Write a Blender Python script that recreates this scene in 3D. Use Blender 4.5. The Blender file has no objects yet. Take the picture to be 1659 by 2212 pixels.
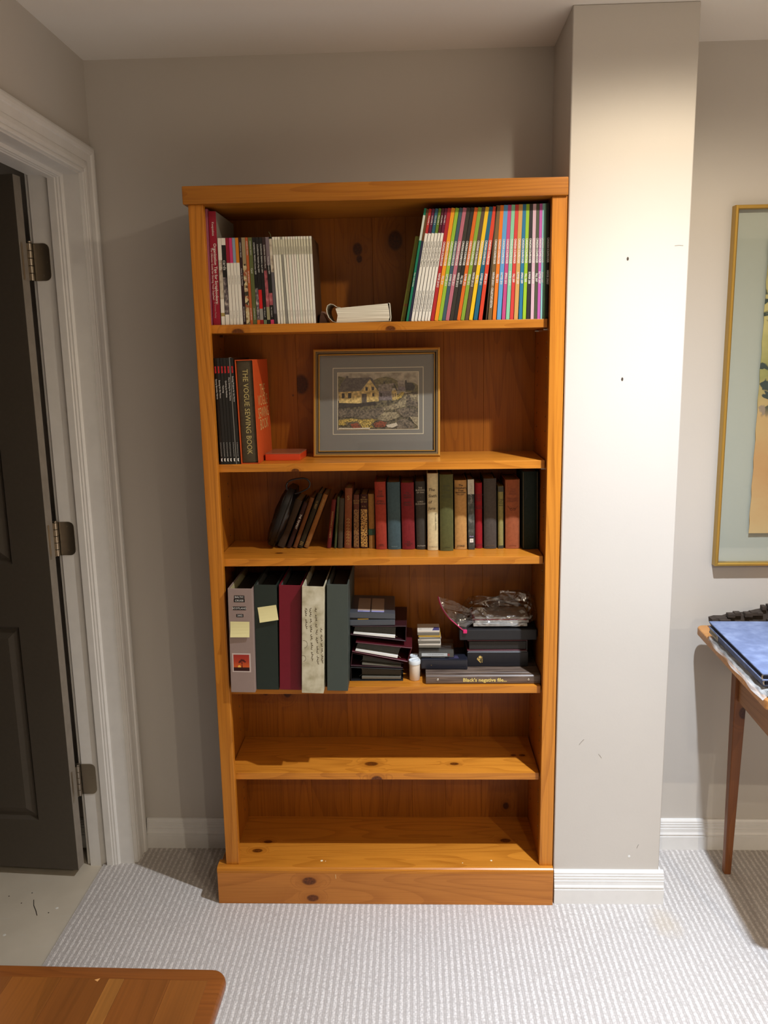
import bpy, bmesh, math, random
from mathutils import Vector, Matrix, Euler

random.seed(7)
scn = bpy.context.scene
COL = scn.collection

# ------------------------------------------------------------------ camera
cd = bpy.data.cameras.new('camera')
cam = bpy.data.objects.new('camera', cd)
COL.objects.link(cam)
_R = Vector((0.9993, 0.0326, -0.0172)).normalized()
_F = Vector((-0.0352, 0.9819, -0.1860)).normalized()
_U = _R.cross(_F).normalized()
_R = _F.cross(_U).normalized()
M = Matrix((_R, _U, -_F)).transposed().to_4x4()
M.translation = Vector((0.5292, -2.0608, 1.4901))
cam.matrix_world = M
cd.sensor_fit = 'VERTICAL'
cd.sensor_height = 24.0
cd.lens = 24.0 * 1788.84 / 2212.0
cd.clip_start = 0.02
scn.camera = cam

# ------------------------------------------------------------------ world, exposure
w = bpy.data.worlds.new('world')
scn.world = w
w.use_nodes = True
w.node_tree.nodes['Background'].inputs[0].default_value = (1.0, 0.9, 0.8, 1)
w.node_tree.nodes['Background'].inputs[1].default_value = 0.0
scn.view_settings.view_transform = 'Standard'
scn.view_settings.look = 'None'
scn.view_settings.exposure = 0.0
scn.view_settings.gamma = 1.0
scn.view_settings.use_curve_mapping = False
scn.cycles.max_bounces = 7
scn.cycles.diffuse_bounces = 3
scn.cycles.glossy_bounces = 2
scn.cycles.transmission_bounces = 2
scn.cycles.caustics_reflective = False
scn.cycles.caustics_refractive = False

# ------------------------------------------------------------------ recessed ceiling lamps
ROOM_H = 2.2612


def pot_light(name, x, y, watts, radius=0.018, n=5.2, spill=0.125, axis=(0.85, 0.97, 1.14), edge=(1.0, 0.87, 0.68)):
    """a recessed flood lamp pointing straight down; its beam falls off from the axis as cos^n plus a wide, warmer spill"""
    ld = bpy.data.lights.new(name, 'SPOT')
    ld.energy = watts
    ld.color = (1, 1, 1)
    ld.spot_size = math.radians(168)
    ld.spot_blend = 0.35
    ld.shadow_soft_size = radius
    ld.use_nodes = True
    nt = ld.node_tree
    em = nt.nodes['Emission']
    tc = nt.nodes.new('ShaderNodeTexCoord')
    sp = nt.nodes.new('ShaderNodeSeparateXYZ')
    nt.links.new(tc.outputs['Normal'], sp.inputs[0])

    def mth(op, p, q):
        nd = nt.nodes.new('ShaderNodeMath')
        nd.operation = op
        for i, v in enumerate((p, q)):
            if isinstance(v, (int, float)):
                nd.inputs[i].default_value = v
            else:
                nt.links.new(v, nd.inputs[i])
        return nd.outputs[0]
    cz = mth('ABSOLUTE', sp.outputs[2], 0.0)
    st = mth('ADD', mth('MULTIPLY', mth('POWER', cz, n), 1.0 - spill), mth('MULTIPLY', mth('POWER', cz, 0.7), spill))
    nt.links.new(st, em.inputs['Strength'])
    rp = nt.nodes.new('ShaderNodeValToRGB')
    rp.color_ramp.elements[0].position = 0.42
    rp.color_ramp.elements[0].color = (*edge, 1)
    rp.color_ramp.elements[1].position = 0.98
    rp.color_ramp.elements[1].color = (*axis, 1)
    nt.links.new(cz, rp.inputs[0])
    nt.links.new(rp.outputs[0], em.inputs['Color'])
    o = bpy.data.objects.new(name, ld)
    COL.objects.link(o)
    o.location = (x, y, ROOM_H - 0.03)
    return o


pot_light('ceiling_lamp', 1.145, -0.585, 272)
pot_light('ceiling_lamp', 1.20, -2.55, 175, axis=(1.0, 0.91, 0.78))
pot_light('ceiling_lamp', 2.30, -3.00, 640, axis=(1.0, 0.90, 0.76))  # unseen, on a second shadow's line; added to lift the room's ambient light

# ------------------------------------------------------------------ small helpers


def lin(c):
    c = c / 255.0
    return c / 12.92 if c <= 0.04045 else ((c + 0.055) / 1.055) ** 2.4


def S(r, g, b):
    return (lin(r), lin(g), lin(b), 1.0)


class NT:
    """thin wrapper to write node trees"""

    def __init__(self, m):
        m.use_nodes = True
        self.t = m.node_tree
        self.b = self.t.nodes['Principled BSDF']
        self.out = self.t.nodes['Material Output']

    def n(self, kind, props=None, **ins):
        nd = self.t.nodes.new('ShaderNode' + kind)
        for k, v in (props or {}).items():
            setattr(nd, k, v)
        for k, v in ins.items():
            self.set(nd, k, v)
        return nd

    def set(self, nd, k, v):
        s = nd.inputs[int(k[1:])] if k[0] == '_' and k[1:].isdigit() else nd.inputs[k.replace('_', ' ')]
        if isinstance(v, bpy.types.NodeSocket):
            self.t.links.new(v, s)
        elif isinstance(v, bpy.types.Node):
            self.t.links.new(v.outputs[0], s)
        else:
            s.default_value = v

    def math(self, op, a, b=0.0, c=None, clamp=False):
        nd = self.n('Math', {'operation': op, 'use_clamp': clamp}, _0=a, _1=b)
        if c is not None:
            self.set(nd, '_2', c)
        return nd.outputs[0]

    def vmath(self, op, a, b):
        nd = self.n('VectorMath', {'operation': op}, _0=a, _1=b)
        return nd.outputs[1] if op in ('LENGTH', 'DISTANCE', 'DOT_PRODUCT') else nd.outputs[0]

    def ramp(self, fac, stops, interp='LINEAR'):
        nd = self.n('ValToRGB', None, Fac=fac)
        nd.color_ramp.interpolation = interp
        e = nd.color_ramp.elements
        while len(e) < len(stops):
            e.new(0.5)
        for i, (p, c) in enumerate(stops):
            e[i].position = p
            e[i].color = c
        return nd.outputs[0]

    def mix(self, fac, a, b, mode='MIX'):
        nd = self.n('Mix', {'data_type': 'RGBA', 'blend_type': mode})
        for k, v in ((0, fac), (6, a), (7, b)):
            s = nd.inputs[k]
            if isinstance(v, bpy.types.NodeSocket):
                self.t.links.new(v, s)
            else:
                s.default_value = v
        return nd.outputs[2]

    def smooth(self, v, a, b, lo=0.0, hi=1.0):
        nd = self.n('MapRange', {'interpolation_type': 'SMOOTHSTEP'}, _0=v, _1=a, _2=b, _3=lo, _4=hi)
        return nd.outputs[0]

    def obj(self, scale=None):
        c = self.n('TexCoord').outputs['Object']
        if scale:
            return self.vmath('MULTIPLY', c, scale)
        return c

    def bump(self, h, strength=0.3, dist=0.001):
        nd = self.n('Bump', None, Strength=strength, Distance=dist, Height=h)
        self.set(self.b, 'Normal', nd.outputs[0])


MATS = {}


def mat(name, color=(0.5, 0.5, 0.5, 1), rough=0.6, metal=0.0, spec=0.4, var=0.0, vscale=60.0, bump=0.0, coat=0.0):
    if name in MATS:
        return MATS[name]
    m = bpy.data.materials.new(name)
    t = NT(m)
    t.set(t.b, 'Base_Color', color)
    t.set(t.b, 'Roughness', rough)
    t.set(t.b, 'Metallic', metal)
    t.set(t.b, 'Specular_IOR_Level', spec)
    if coat:
        t.set(t.b, 'Coat_Weight', coat)
        t.set(t.b, 'Coat_Roughness', 0.15)
    if var or bump:
        nz = t.n('TexNoise', None, Vector=t.obj(), Scale=vscale, Detail=4.0, Roughness=0.6)
        if var:
            dk = tuple(c * (1 - var) for c in color[:3]) + (1,)
            lt = tuple(min(1, c * (1 + var * 0.6)) for c in color[:3]) + (1,)
            t.set(t.b, 'Base_Color', t.ramp(nz.outputs[0], [(0.3, dk), (0.7, lt)]))
        if bump:
            t.bump(nz.outputs[0], bump, 0.001)
    MATS[name] = m
    return m


def rgb(r, g, b, rough=0.55, **k):
    """plain material of a displayed colour, cached"""
    return mat('color_%d_%d_%d_%d' % (r, g, b, int(rough * 100)), S(r, g, b), rough, **k)


def wood(name, axis, base, dark, knots=(), rough=0.32, freq=70.0, light=None, seed=0.0):
    """stained pine: streaks and cathedral rings along an axis, knots given as (centre, radius)"""
    if name in MATS:
        return MATS[name]
    m = bpy.data.materials.new(name)
    t = NT(m)
    P = t.obj()
    P = t.vmath('ADD', P, (seed * 1.7, seed * 2.3, seed * 3.1))
    st = {'x': (0.09, 1, 1), 'y': (1, 0.09, 1), 'z': (1, 1, 0.09)}[axis]
    kf = None
    warp = None
    core = None
    for (kx, ky, kz), r in knots:
        sc = {'x': (0.62, 1, 1), 'y': (1, 0.62, 1), 'z': (1, 1, 0.75)}[axis]
        d = t.vmath('LENGTH', t.vmath('MULTIPLY', t.vmath('SUBTRACT', t.obj(), (kx, ky, kz)), sc), (0, 0, 0))
        k1 = t.smooth(d, r * 1.15, r * 0.75)
        h1 = t.smooth(d, r * 3.4, r * 0.8)
        kf = k1 if kf is None else t.math('MAXIMUM', kf, k1)
        warp = h1 if warp is None else t.math('MAXIMUM', warp, h1)
    Q = t.vmath('MULTIPLY', P, st)
    low = t.n('TexNoise', None, Vector=Q, Scale=5.0, Detail=2.0)
    Q2 = t.vmath('ADD', Q, t.vmath('MULTIPLY', low.outputs['Color'], (0.09, 0.09, 0.09)))
    if warp is not None:
        off = t.n('CombineXYZ', None, X=t.math('MULTIPLY', warp, 0.035), Y=t.math('MULTIPLY', warp, 0.03), Z=t.math('MULTIPLY', warp, 0.035))
        Q2 = t.vmath('ADD', Q2, off.outputs[0])
    ring = t.n('TexNoise', None, Vector=Q2, Scale=freq * 0.22, Detail=0.0)
    saw = t.math('FRACT', t.math('MULTIPLY', ring.outputs[0], 9.0))
    band = t.smooth(saw, 0.45, 1.0)
    fine = t.n('TexNoise', None, Vector=t.vmath('MULTIPLY', P, tuple(0.02 if s < 1 else 1.0 for s in st)), Scale=freq * 5.0, Detail=3.0)
    f = t.math('ADD', t.math('MULTIPLY', band, 0.5), t.math('MULTIPLY', t.smooth(fine.outputs[0], 0.4, 0.7), 0.42))
    big = t.n('TexNoise', None, Vector=Q, Scale=9.0, Detail=1.0)
    lt = light or tuple(min(1.0, c * 1.18) for c in base[:3]) + (1,)
    c0 = t.mix(t.smooth(big.outputs[0], 0.35, 0.65), base, lt)
    c1 = t.mix(t.math('MULTIPLY', f, 0.8), c0, dark)
    if kf is not None:
        kn = t.n('TexNoise', None, Vector=t.obj(), Scale=220.0)
        kc = t.ramp(kn.outputs[0], [(0.3, (dark[0] * 0.22, dark[1] * 0.2, dark[2] * 0.3, 1)), (0.75, (dark[0] * 0.55, dark[1] * 0.45, dark[2] * 0.5, 1))])
        c1 = t.mix(t.math('MULTIPLY', t.smooth(warp, 0.35, 1.0), 0.45), c1, dark)
        c1 = t.mix(kf, c1, kc)
    t.set(t.b, 'Base_Color', c1)
    t.set(t.b, 'Roughness', rough)
    t.set(t.b, 'Specular_IOR_Level', 0.35)
    MATS[name] = m
    return m


class B:
    """collects geometry; build() links it as one mesh object"""

    def __init__(self):
        self.v, self.f, self.m = [], [], []

    def add(self, vs, fs, m=0):
        o = len(self.v)
        self.v += [tuple(q) for q in vs]
        self.f += [tuple(i + o for i in q) for q in fs]
        self.m += [m] * len(fs)
        return self

    def box(self, x0, x1, y0, y1, z0, z1, m=0):
        return self.add([(x0, y0, z0), (x1, y0, z0), (x1, y1, z0), (x0, y1, z0), (x0, y0, z1), (x1, y0, z1), (x1, y1, z1), (x0, y1, z1)],
                        [(0, 3, 2, 1), (4, 5, 6, 7), (0, 1, 5, 4), (1, 2, 6, 5), (2, 3, 7, 6), (3, 0, 4, 7)], m)

    def prism(self, pts, axis, a, b, m=0):
        """polygon pts extruded along axis from a to b; pts are the two other coordinates in order"""
        def P(p, q):
            return {'x': (q, p[0], p[1]), 'y': (p[0], q, p[1]), 'z': (p[0], p[1], q)}[axis]
        n = len(pts)
        vs = [P(p, a) for p in pts] + [P(p, b) for p in pts]
        fs = [tuple(range(n - 1, -1, -1)), tuple(range(n, 2 * n))]
        fs += [(i, (i + 1) % n, n + (i + 1) % n, n + i) for i in range(n)]
        return self.add(vs, fs, m)

    def loft(self, rings, m=0, cap=True, closed=False):
        n = len(rings[0])
        vs = [p for r in rings for p in r]
        fs = []
        k = len(rings)
        for j in range(k if closed else k - 1):
            a, b = j * n, ((j + 1) % k) * n
            fs += [(a + i, a + (i + 1) % n, b + (i + 1) % n, b + i) for i in range(n)]
        if cap and not closed:
            fs += [tuple(range(n - 1, -1, -1)), tuple(range((k - 1) * n, k * n))]
        return self.add(vs, fs, m)

    def lathe(self, prof, cx, cy, n=24, m=0):
        return self.loft([[(cx + r * math.cos(2 * math.pi * i / n), cy + r * math.sin(2 * math.pi * i / n), z) for i in range(n)] for r, z in prof], m)

    def tube(self, path, r, n=8, m=0, closed=False):
        rings = []
        k = len(path)
        for i, p in enumerate(path):
            p = Vector(p)
            a = Vector(path[(i - 1) % k if closed else max(i - 1, 0)])
            c = Vector(path[(i + 1) % k if closed else min(i + 1, k - 1)])
            d = (c - a).normalized()
            u = d.orthogonal().normalized() if abs(d.z) > 0.9 else d.cross(Vector((0, 0, 1))).normalized()
            w_ = d.cross(u)
            rr = r[i] if isinstance(r, (list, tuple)) else r
            rings.append([p + (u * math.cos(2 * math.pi * j / n) + w_ * math.sin(2 * math.pi * j / n)) * rr for j in range(n)])
        return self.loft(rings, m, cap=not closed, closed=closed)

    def build(self, name, mats, parent=None, bevel=0.0, seg=1, smooth=False, org=None, limit=30):
        me = bpy.data.meshes.new(name)
        vs = self.v
        if org:
            vs = [(a - org[0], b - org[1], c - org[2]) for a, b, c in vs]
        me.from_pydata(vs, [], self.f)
        for i, p in enumerate(me.polygons):
            p.material_index = self.m[i]
        bm = bmesh.new()
        bm.from_mesh(me)
        bmesh.ops.recalc_face_normals(bm, faces=bm.faces)
        if bevel:
            es = [e for e in bm.edges if len(e.link_faces) == 2 and e.calc_face_angle(0) > math.radians(limit)]
            bmesh.ops.bevel(bm, geom=es, offset=bevel, segments=seg, profile=0.6, affect='EDGES', clamp_overlap=True)
        bm.to_mesh(me)
        bm.free()
        if smooth:
            me.shade_smooth()
            if hasattr(me, 'set_sharp_from_angle'):
                me.set_sharp_from_angle(angle=math.radians(40))
        for mm in (mats if isinstance(mats, (list, tuple)) else [mats]):
            me.materials.append(mm)
        o = bpy.data.objects.new(name, me)
        COL.objects.link(o)
        if parent is not None:
            o.parent = parent
        return o


def tag(o, label=None, cat=None, group=None, kind=None):
    if label:
        o['label'] = label
    if cat:
        o['category'] = cat
    if group:
        o['group'] = group
    if kind:
        o['kind'] = kind
    return o


def thing(name, label, cat, loc=(0, 0, 0), rot=(0, 0, 0), group=None):
    o = bpy.data.objects.new(name, None)
    o.empty_display_size = 0.05
    COL.objects.link(o)
    o.location = loc
    o.rotation_euler = rot
    return tag(o, label, cat, group)


def struct(name, b, m, parent=None, **k):
    o = b.build(name, m, parent, **k)
    if parent is None:
        o['kind'] = 'structure'
    return o


# text is gathered first and turned into flat meshes in one go at the end
TEXTS = []


def text(parent, s, size, pos, m, mode='down', shear=0.0, bold=0.0, align='CENTER', name='lettering', sx=1.0, spacing=1.0, M3=None):
    """pos is in the parent's space; 'down' reads top to bottom on a face turned to -y, 'flat' reads left to right on it"""
    TEXTS.append((parent, s, size, pos, m, mode, shear, bold, align, name, sx, spacing, M3))


def flush_texts():
    fonts = {}
    for (_, s, size, _, _, _, shear, bold, align, _, _, spacing, _) in TEXTS:
        key = (s, size, shear, bold, align, spacing)
        if key in fonts:
            continue
        cu = bpy.data.curves.new('lettering', 'FONT')
        cu.body = s
        cu.size = size
        cu.shear = shear
        cu.offset = bold
        cu.align_x = align
        cu.align_y = 'CENTER'
        cu.resolution_u = 2
        cu.space_character = spacing
        o = bpy.data.objects.new('lettering_tmp', cu)
        COL.objects.link(o)
        fonts[key] = o
    dg = bpy.context.evaluated_depsgraph_get()
    dg.update()
    meshes = {}
    for key, o in fonts.items():
        meshes[key] = bpy.data.meshes.new_from_object(o.evaluated_get(dg))
    for o in fonts.values():
        cu = o.data
        bpy.data.objects.remove(o)
        bpy.data.curves.remove(cu)
    down = Matrix(((0, 1, 0), (0, 0, -1), (-1, 0, 0)))
    flat = Matrix(((1, 0, 0), (0, 0, -1), (0, 1, 0)))
    done = {}
    for (parent, s, size, pos, m, mode, shear, bold, align, name, sx, spacing, M3) in TEXTS:
        key = (s, size, shear, bold, align, spacing)
        k2 = key + (m.name,)
        if k2 not in done:
            me = meshes[key].copy()
            me.name = name
            me.materials.clear()
            me.materials.append(m)
            done[k2] = me
        o = bpy.data.objects.new(name, done[k2])
        COL.objects.link(o)
        o.parent = parent
        o.location = pos
        o.rotation_euler = (M3 if M3 is not None else (down if mode == 'down' else flat)).to_euler()
        o.scale = (sx, 1, 1)


def flat_art(name, polys, parent, mp, y, step=0.00012):
    """flat print made of coloured polygons, each a hair in front of the one before it; mp maps picture points to (x, z)"""
    b = B()
    mats = []
    for i, (m, pts) in enumerate(polys):
        if m not in mats:
            mats.append(m)
        vs = []
        for p in pts:
            x, z = mp(p)
            vs.append((x, y - step * i, z))
        b.add(vs, [tuple(range(len(vs)))], mats.index(m))
    me_o = b.build(name, mats, parent)
    return me_o


# ------------------------------------------------------------------ surface materials
def wall_paint(name, col):
    m = bpy.data.materials.new(name)
    t = NT(m)
    nz = t.n('TexNoise', None, Vector=t.obj(), Scale=3.0, Detail=3.0)
    dk = tuple(c * 0.965 for c in col[:3]) + (1,)
    t.set(t.b, 'Base_Color', t.ramp(nz.outputs[0], [(0.3, dk), (0.7, col)]))
    t.set(t.b, 'Roughness', 0.62)
    t.set(t.b, 'Specular_IOR_Level', 0.3)
    nf = t.n('TexNoise', None, Vector=t.obj(), Scale=150.0, Detail=1.0)
    t.bump(nf.outputs[0], 0.10, 0.001)
    return m


M_WALL = wall_paint('greige_wall_paint', (0.615, 0.575, 0.52, 1))
M_CEIL = wall_paint('ceiling_paint', (0.91, 0.875, 0.82, 1))
M_TRIM = mat('white_trim_paint', (0.80, 0.785, 0.755, 1), 0.35, spec=0.45, var=0.04, vscale=20)
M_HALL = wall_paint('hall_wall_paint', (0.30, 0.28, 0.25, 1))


def carpet_mat():
    m = bpy.data.materials.new('ribbed_loop_carpet')
    t = NT(m)
    P = t.obj()
    sp = t.n('SeparateXYZ', None, Vector=P)
    wob = t.n('TexNoise', None, Vector=P, Scale=9.0, Detail=1.0)
    x = t.math('ADD', sp.outputs[0], t.math('MULTIPLY', t.math('SUBTRACT', wob.outputs[0], 0.5), 0.004))
    ph = t.math('FRACT', t.math('MULTIPLY', x, 1 / 0.0156))
    band = t.math('SUBTRACT', 1.0, t.math('ABSOLUTE', t.math('MULTIPLY', t.math('SUBTRACT', ph, 0.36), 2.6)), clamp=True)
    band = t.math('POWER', band, 0.5)
    thin = t.math('SUBTRACT', 1.0, t.math('ABSOLUTE', t.math('MULTIPLY', t.math('SUBTRACT', ph, 0.86), 9.0)), clamp=True)
    thin = t.math('MULTIPLY', t.math('POWER', thin, 0.5), 0.55)
    lo = t.n('TexVoronoi', {'feature': 'F1'}, Vector=t.n('CombineXYZ', None, X=t.math('MULTIPLY', x, 3 / 0.0156), Y=t.math('MULTIPLY', sp.outputs[1], 165.0)).outputs[0], Scale=1.0, Randomness=0.7)
    loop = t.math('SUBTRACT', 1.0, lo.outputs['Distance'], clamp=True)
    h = t.math('MULTIPLY', t.math('MAXIMUM', band, thin), t.math('ADD', 0.15, t.math('MULTIPLY', loop, 1.0)))
    fz = t.n('TexNoise', None, Vector=P, Scale=900.0, Detail=2.0)
    h2 = t.math('ADD', h, t.math('MULTIPLY', fz.outputs[0], 0.25))
    big = t.n('TexNoise', None, Vector=P, Scale=2.5, Detail=2.0)
    c = t.ramp(h2, [(0.08, (0.38, 0.338, 0.305, 1)), (0.45, (0.53, 0.485, 0.45, 1)), (0.95, (0.78, 0.73, 0.685, 1))])  # colour follows pile height: groove shade painted dark, loop tops light
    c = t.mix(t.smooth(big.outputs[0], 0.3, 0.75, 0.0, 0.12), c, (0.55, 0.52, 0.50, 1))
    st = t.vmath('LENGTH', t.vmath('MULTIPLY', t.vmath('SUBTRACT', P, (1.185, -0.085, 0.0)), (1.0, 0.7, 0.0)), (0, 0, 0))
    sn = t.n('TexNoise', None, Vector=P, Scale=40.0, Detail=2.0)
    sf = t.smooth(t.math('ADD', st, t.math('MULTIPLY', sn.outputs[0], 0.04)), 0.075, 0.03, 0.0, 0.35)
    c = t.mix(sf, c, (0.55, 0.44, 0.30, 1))
    t.set(t.b, 'Base_Color', c)
    t.set(t.b, 'Roughness', 0.95)
    t.set(t.b, 'Specular_IOR_Level', 0.1)
    t.bump(h2, 0.42, 0.004)
    return m


def tile_mat():
    m = bpy.data.materials.new('painted_concrete_floor')
    t = NT(m)
    n1 = t.n('TexNoise', None, Vector=t.obj(), Scale=7.0, Detail=5.0)
    n2 = t.n('TexNoise', None, Vector=t.vmath('MULTIPLY', t.obj(), (5, 60, 1)), Scale=1.5, Detail=3.0)
    c = t.ramp(n1.outputs[0], [(0.3, (0.56, 0.485, 0.375, 1)), (0.7, (0.64, 0.56, 0.44, 1))])
    c = t.mix(t.smooth(n2.outputs[0], 0.62, 0.72, 0.0, 0.25), c, (0.6, 0.58, 0.5, 1))
    t.set(t.b, 'Base_Color', c)
    t.set(t.b, 'Roughness', 0.5)
    return m


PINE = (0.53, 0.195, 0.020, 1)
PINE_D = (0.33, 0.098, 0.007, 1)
PINE_SHADED = (0.29, 0.090, 0.007, 1)  # back boards: interior shade put into the wood colour

# ------------------------------------------------------------------ the room
XL, YW, HL = -0.3209, 0.2609, -1.9
XR, YN = 3.3, -3.7
struct('floor', B().box(-0.413, XR, YN, YW, -0.03, 0.0), carpet_mat())
fl2 = struct('floor', B().box(HL, -0.415, -1.6, YW, -0.04, -0.008), tile_mat())
struct('ceiling', B().box(HL, XR, YN, YW, ROOM_H, ROOM_H + 0.08), M_CEIL)
struct('wall_back', B().box(HL, XR, YW, YW + 0.12, -0.04, ROOM_H), M_WALL)
JY = 0.166          # face of the far door jamb
DW = 0.82
wl = B()
wl.box(XL - 0.134, XL, JY + 0.018, YW, -0.03, ROOM_H)
wl.box(XL - 0.134, XL, YN, JY - DW - 0.018, -0.03, ROOM_H)
wl.box(XL - 0.134, XL, JY - DW - 0.018, JY + 0.018, 1.983, ROOM_H)
struct('wall_left', wl, M_WALL)
M_REAR = mat('rear_wall_bounce_cut', (0.26, 0.21, 0.16, 1), 0.6, var=0.2, vscale=12)  # unseen wall, made dark to cut the bounce light reaching the shelves
struct('wall_right', B().box(XR, XR + 0.1, YN, YW, 0, ROOM_H), M_WALL)
struct('wall_front', B().box(XL, XR, YN - 0.1, YN, 0, ROOM_H), M_REAR)
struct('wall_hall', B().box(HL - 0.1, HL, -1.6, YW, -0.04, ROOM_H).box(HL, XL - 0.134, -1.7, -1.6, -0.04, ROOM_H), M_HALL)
colm = struct('wall_column', B().box(0.9037, 1.1893, 0.0054, YW, 0, ROOM_H), M_WALL, bevel=0.002)
for (nx, nz) in ((1.046, 1.7057), (1.0431, 1.4228)):
    b = B()
    b.prism([(nx + 0.0026 * math.cos(a * 0.785), nz + 0.0042 * math.sin(a * 0.785)) for a in range(8)], 'y', 0.0046, 0.0054)
    b.build('nail_hole', rgb(70, 60, 50), colm)
b = B()
b.prism([(1.108 + 0.0035 * math.cos(a * 0.785), 0.135 + 0.0035 * math.sin(a * 0.785)) for a in range(8)], 'y', 0.0048, 0.0054)
b.build('filler_spot', rgb(235, 235, 232), colm)
for (sx_, sz_, l_, an) in ((1.165, 1.733, 0.02, 0.0), (0.97, 0.47, 0.02, 0.9), (1.13, 0.165, 0.012, 1.2), (1.02, 0.43, 0.014, 2.2)):
    c_, s_ = math.cos(an) * l_ / 2, math.sin(an) * l_ / 2
    B().tube([(sx_ - c_, 0.0053, sz_ - s_), (sx_, 0.0053, sz_ + 0.001), (sx_ + c_, 0.0053, sz_ + s_)], 0.0006, 5).build('scuff', rgb(150, 142, 132), colm)

BASE = [(0.0, 0.0), (0.0160, 0.0), (0.0160, 0.043), (0.0135, 0.0445), (0.0135, 0.0465), (0.0158, 0.049), (0.0150, 0.052), (0.0128, 0.056), (0.0120, 0.064),
        (0.0125, 0.0665), (0.0108, 0.068), (0.0110, 0.0755), (0.0094, 0.0765), (0.0098, 0.0825), (0.0082, 0.0838), (0.0082, 0.0890), (0.0050, 0.0945), (0.0, 0.0955)]


def base_x(name, x0, x1, y):
    struct(name, B().prism([(y - d, z) for d, z in BASE], 'x', x0, x1), M_TRIM)


base_x('baseboard_back', XL + 0.016, 0.9037, YW)
base_x('baseboard_back', 1.1893, XR, YW)
base_x('baseboard_hall', HL, XL - 0.134, YW)
base_x('baseboard_column', 0.9045, 1.1893 + 0.012, 0.0054)
struct('baseboard_column', B().prism([(1.1893 + d, z) for d, z in BASE], 'y', 0.0054, YW - 0.016), M_TRIM)
struct('baseboard_left', B().prism([(XL + d, z) for d, z in BASE], 'y', YN, JY - DW - 0.085), M_TRIM)

# door opening: jambs, stop and casing
CAS = [(0.0, 0.0), (0.0, 0.0075), (0.003, 0.0100), (0.008, 0.0105), (0.0095, 0.0085), (0.011, 0.0085), (0.0125, 0.0112), (0.020, 0.0125), (0.030, 0.0118), (0.033, 0.0100),
       (0.038, 0.0104), (0.052, 0.0125), (0.054, 0.0160), (0.060, 0.0182), (0.068, 0.0182), (0.073, 0.0165), (0.0745, 0.0130), (0.0745, 0.0)]
ZH = 1.962
y0 = JY + 0.005
b = B()
b.loft([[(XL + d, y0 + u, 0.0) for u, d in CAS], [(XL + d, y0 + u, ZH + 0.004 + u) for u, d in CAS]])
struct('trim_1', b, M_TRIM)
b = B()
yn = JY - DW - 0.005
b.loft([[(XL + d, y0 + u, ZH + 0.004 + u) for u, d in CAS], [(XL + d, yn - u, ZH + 0.004 + u) for u, d in CAS]])
struct('trim_2', b, M_TRIM)
b = B()
b.loft([[(XL + d, yn - u, 0.0) for u, d in CAS], [(XL + d, yn - u, ZH + 0.004 + u) for u, d in CAS]])
struct('trim_3', b, M_TRIM)
XJ = XL - 0.134
b = B()
b.box(XJ, XL, JY, JY + 0.018, -0.008, ZH + 0.018)
b.box(XJ, XL, JY - DW - 0.018, JY - DW, -0.008, ZH + 0.018)
b.box(XJ, XL, JY - DW, JY, ZH, ZH + 0.018)
struct('trim_4', b, M_TRIM)
stp = [(0.0, 0.0), (0.0, 0.0105), (0.018, 0.0105), (0.021, 0.0085), (0.025, 0.0088), (0.029, 0.0068), (0.033, 0.0070), (0.036, 0.0035), (0.038, 0.0)]
b = B()
xs0 = -0.4005
b.loft([[(xs0 + u, JY - d, 0.0) for u, d in stp], [(xs0 + u, JY - d, ZH - d) for u, d in stp]])
b.loft([[(xs0 + u, JY - d, ZH - d) for u, d in stp], [(xs0 + u, JY - DW + d, ZH - d) for u, d in stp]])
b.loft([[(xs0 + u, JY - DW + d, 0.0) for u, d in stp], [(xs0 + u, JY - DW + d, ZH - d) for u, d in stp]])
struct('trim_5', b, M_TRIM)
struct('trim_6', B().box(XJ - 0.012, XJ, JY + 0.006, JY + 0.07, -0.008, ZH + 0.07).box(XJ - 0.012, XJ, JY - DW - 0.07, JY - DW - 0.006, -0.008, ZH + 0.07).box(XJ - 0.012, XJ, JY - DW - 0.006, JY + 0.006, ZH + 0.006, ZH + 0.07), M_TRIM, bevel=0.002)

# the door, swung open into the dark hall (local x runs from the hinge edge towards the latch edge)
M_DOOR = mat('dark_taupe_door_paint', (0.082, 0.068, 0.053, 1), 0.42, spec=0.4, var=0.06, vscale=90)
M_DEDGE = mat('bare_door_edge', (0.27, 0.235, 0.195, 1), 0.5, var=0.12, vscale=30)
M_NICK = mat('brushed_nickel', (0.42, 0.37, 0.30, 1), 0.30, metal=1.0)
door = thing('door_1', None, None, (-0.4655, 0.1055, 0.018), (0, 0, math.radians(175.8)))
door['kind'] = 'structure'
DT, DL, DH = 0.0345, 0.79, 1.935
b = B()
b.box(0.0008, DL, -DT, -0.010, 0, DH)
xs = [0.0008, 0.108, 0.345, 0.445, 0.682, DL]
zs = [0.0, 0.155, 0.745, 0.925, 1.535, 1.635, 1.825, DH]
for i in (0, 2, 4):
    b.box(xs[i], xs[i + 1], -0.010, 0.0, 0, DH)
for j in (0, 2, 4, 6):
    for i in (1, 3):
        b.box(xs[i], xs[i + 1], -0.010, 0.0, zs[j], zs[j + 1])
b.build('door_slab', M_DOOR, door)
B().box(0.0, 0.0008, -DT, 0.0, 0, DH).build('door_edge', M_DEDGE, door)


def frus(b, x0, x1, z0, z1, ya, yb, ins, m=0):
    r = [[(x0, ya, z0), (x1, ya, z0), (x1, ya, z1), (x0, ya, z1)], [(x0 + ins, yb, z0 + ins), (x1 - ins, yb, z0 + ins), (x1 - ins, yb, z1 - ins), (x0 + ins, yb, z1 - ins)]]
    return b.loft(r, m)


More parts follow.
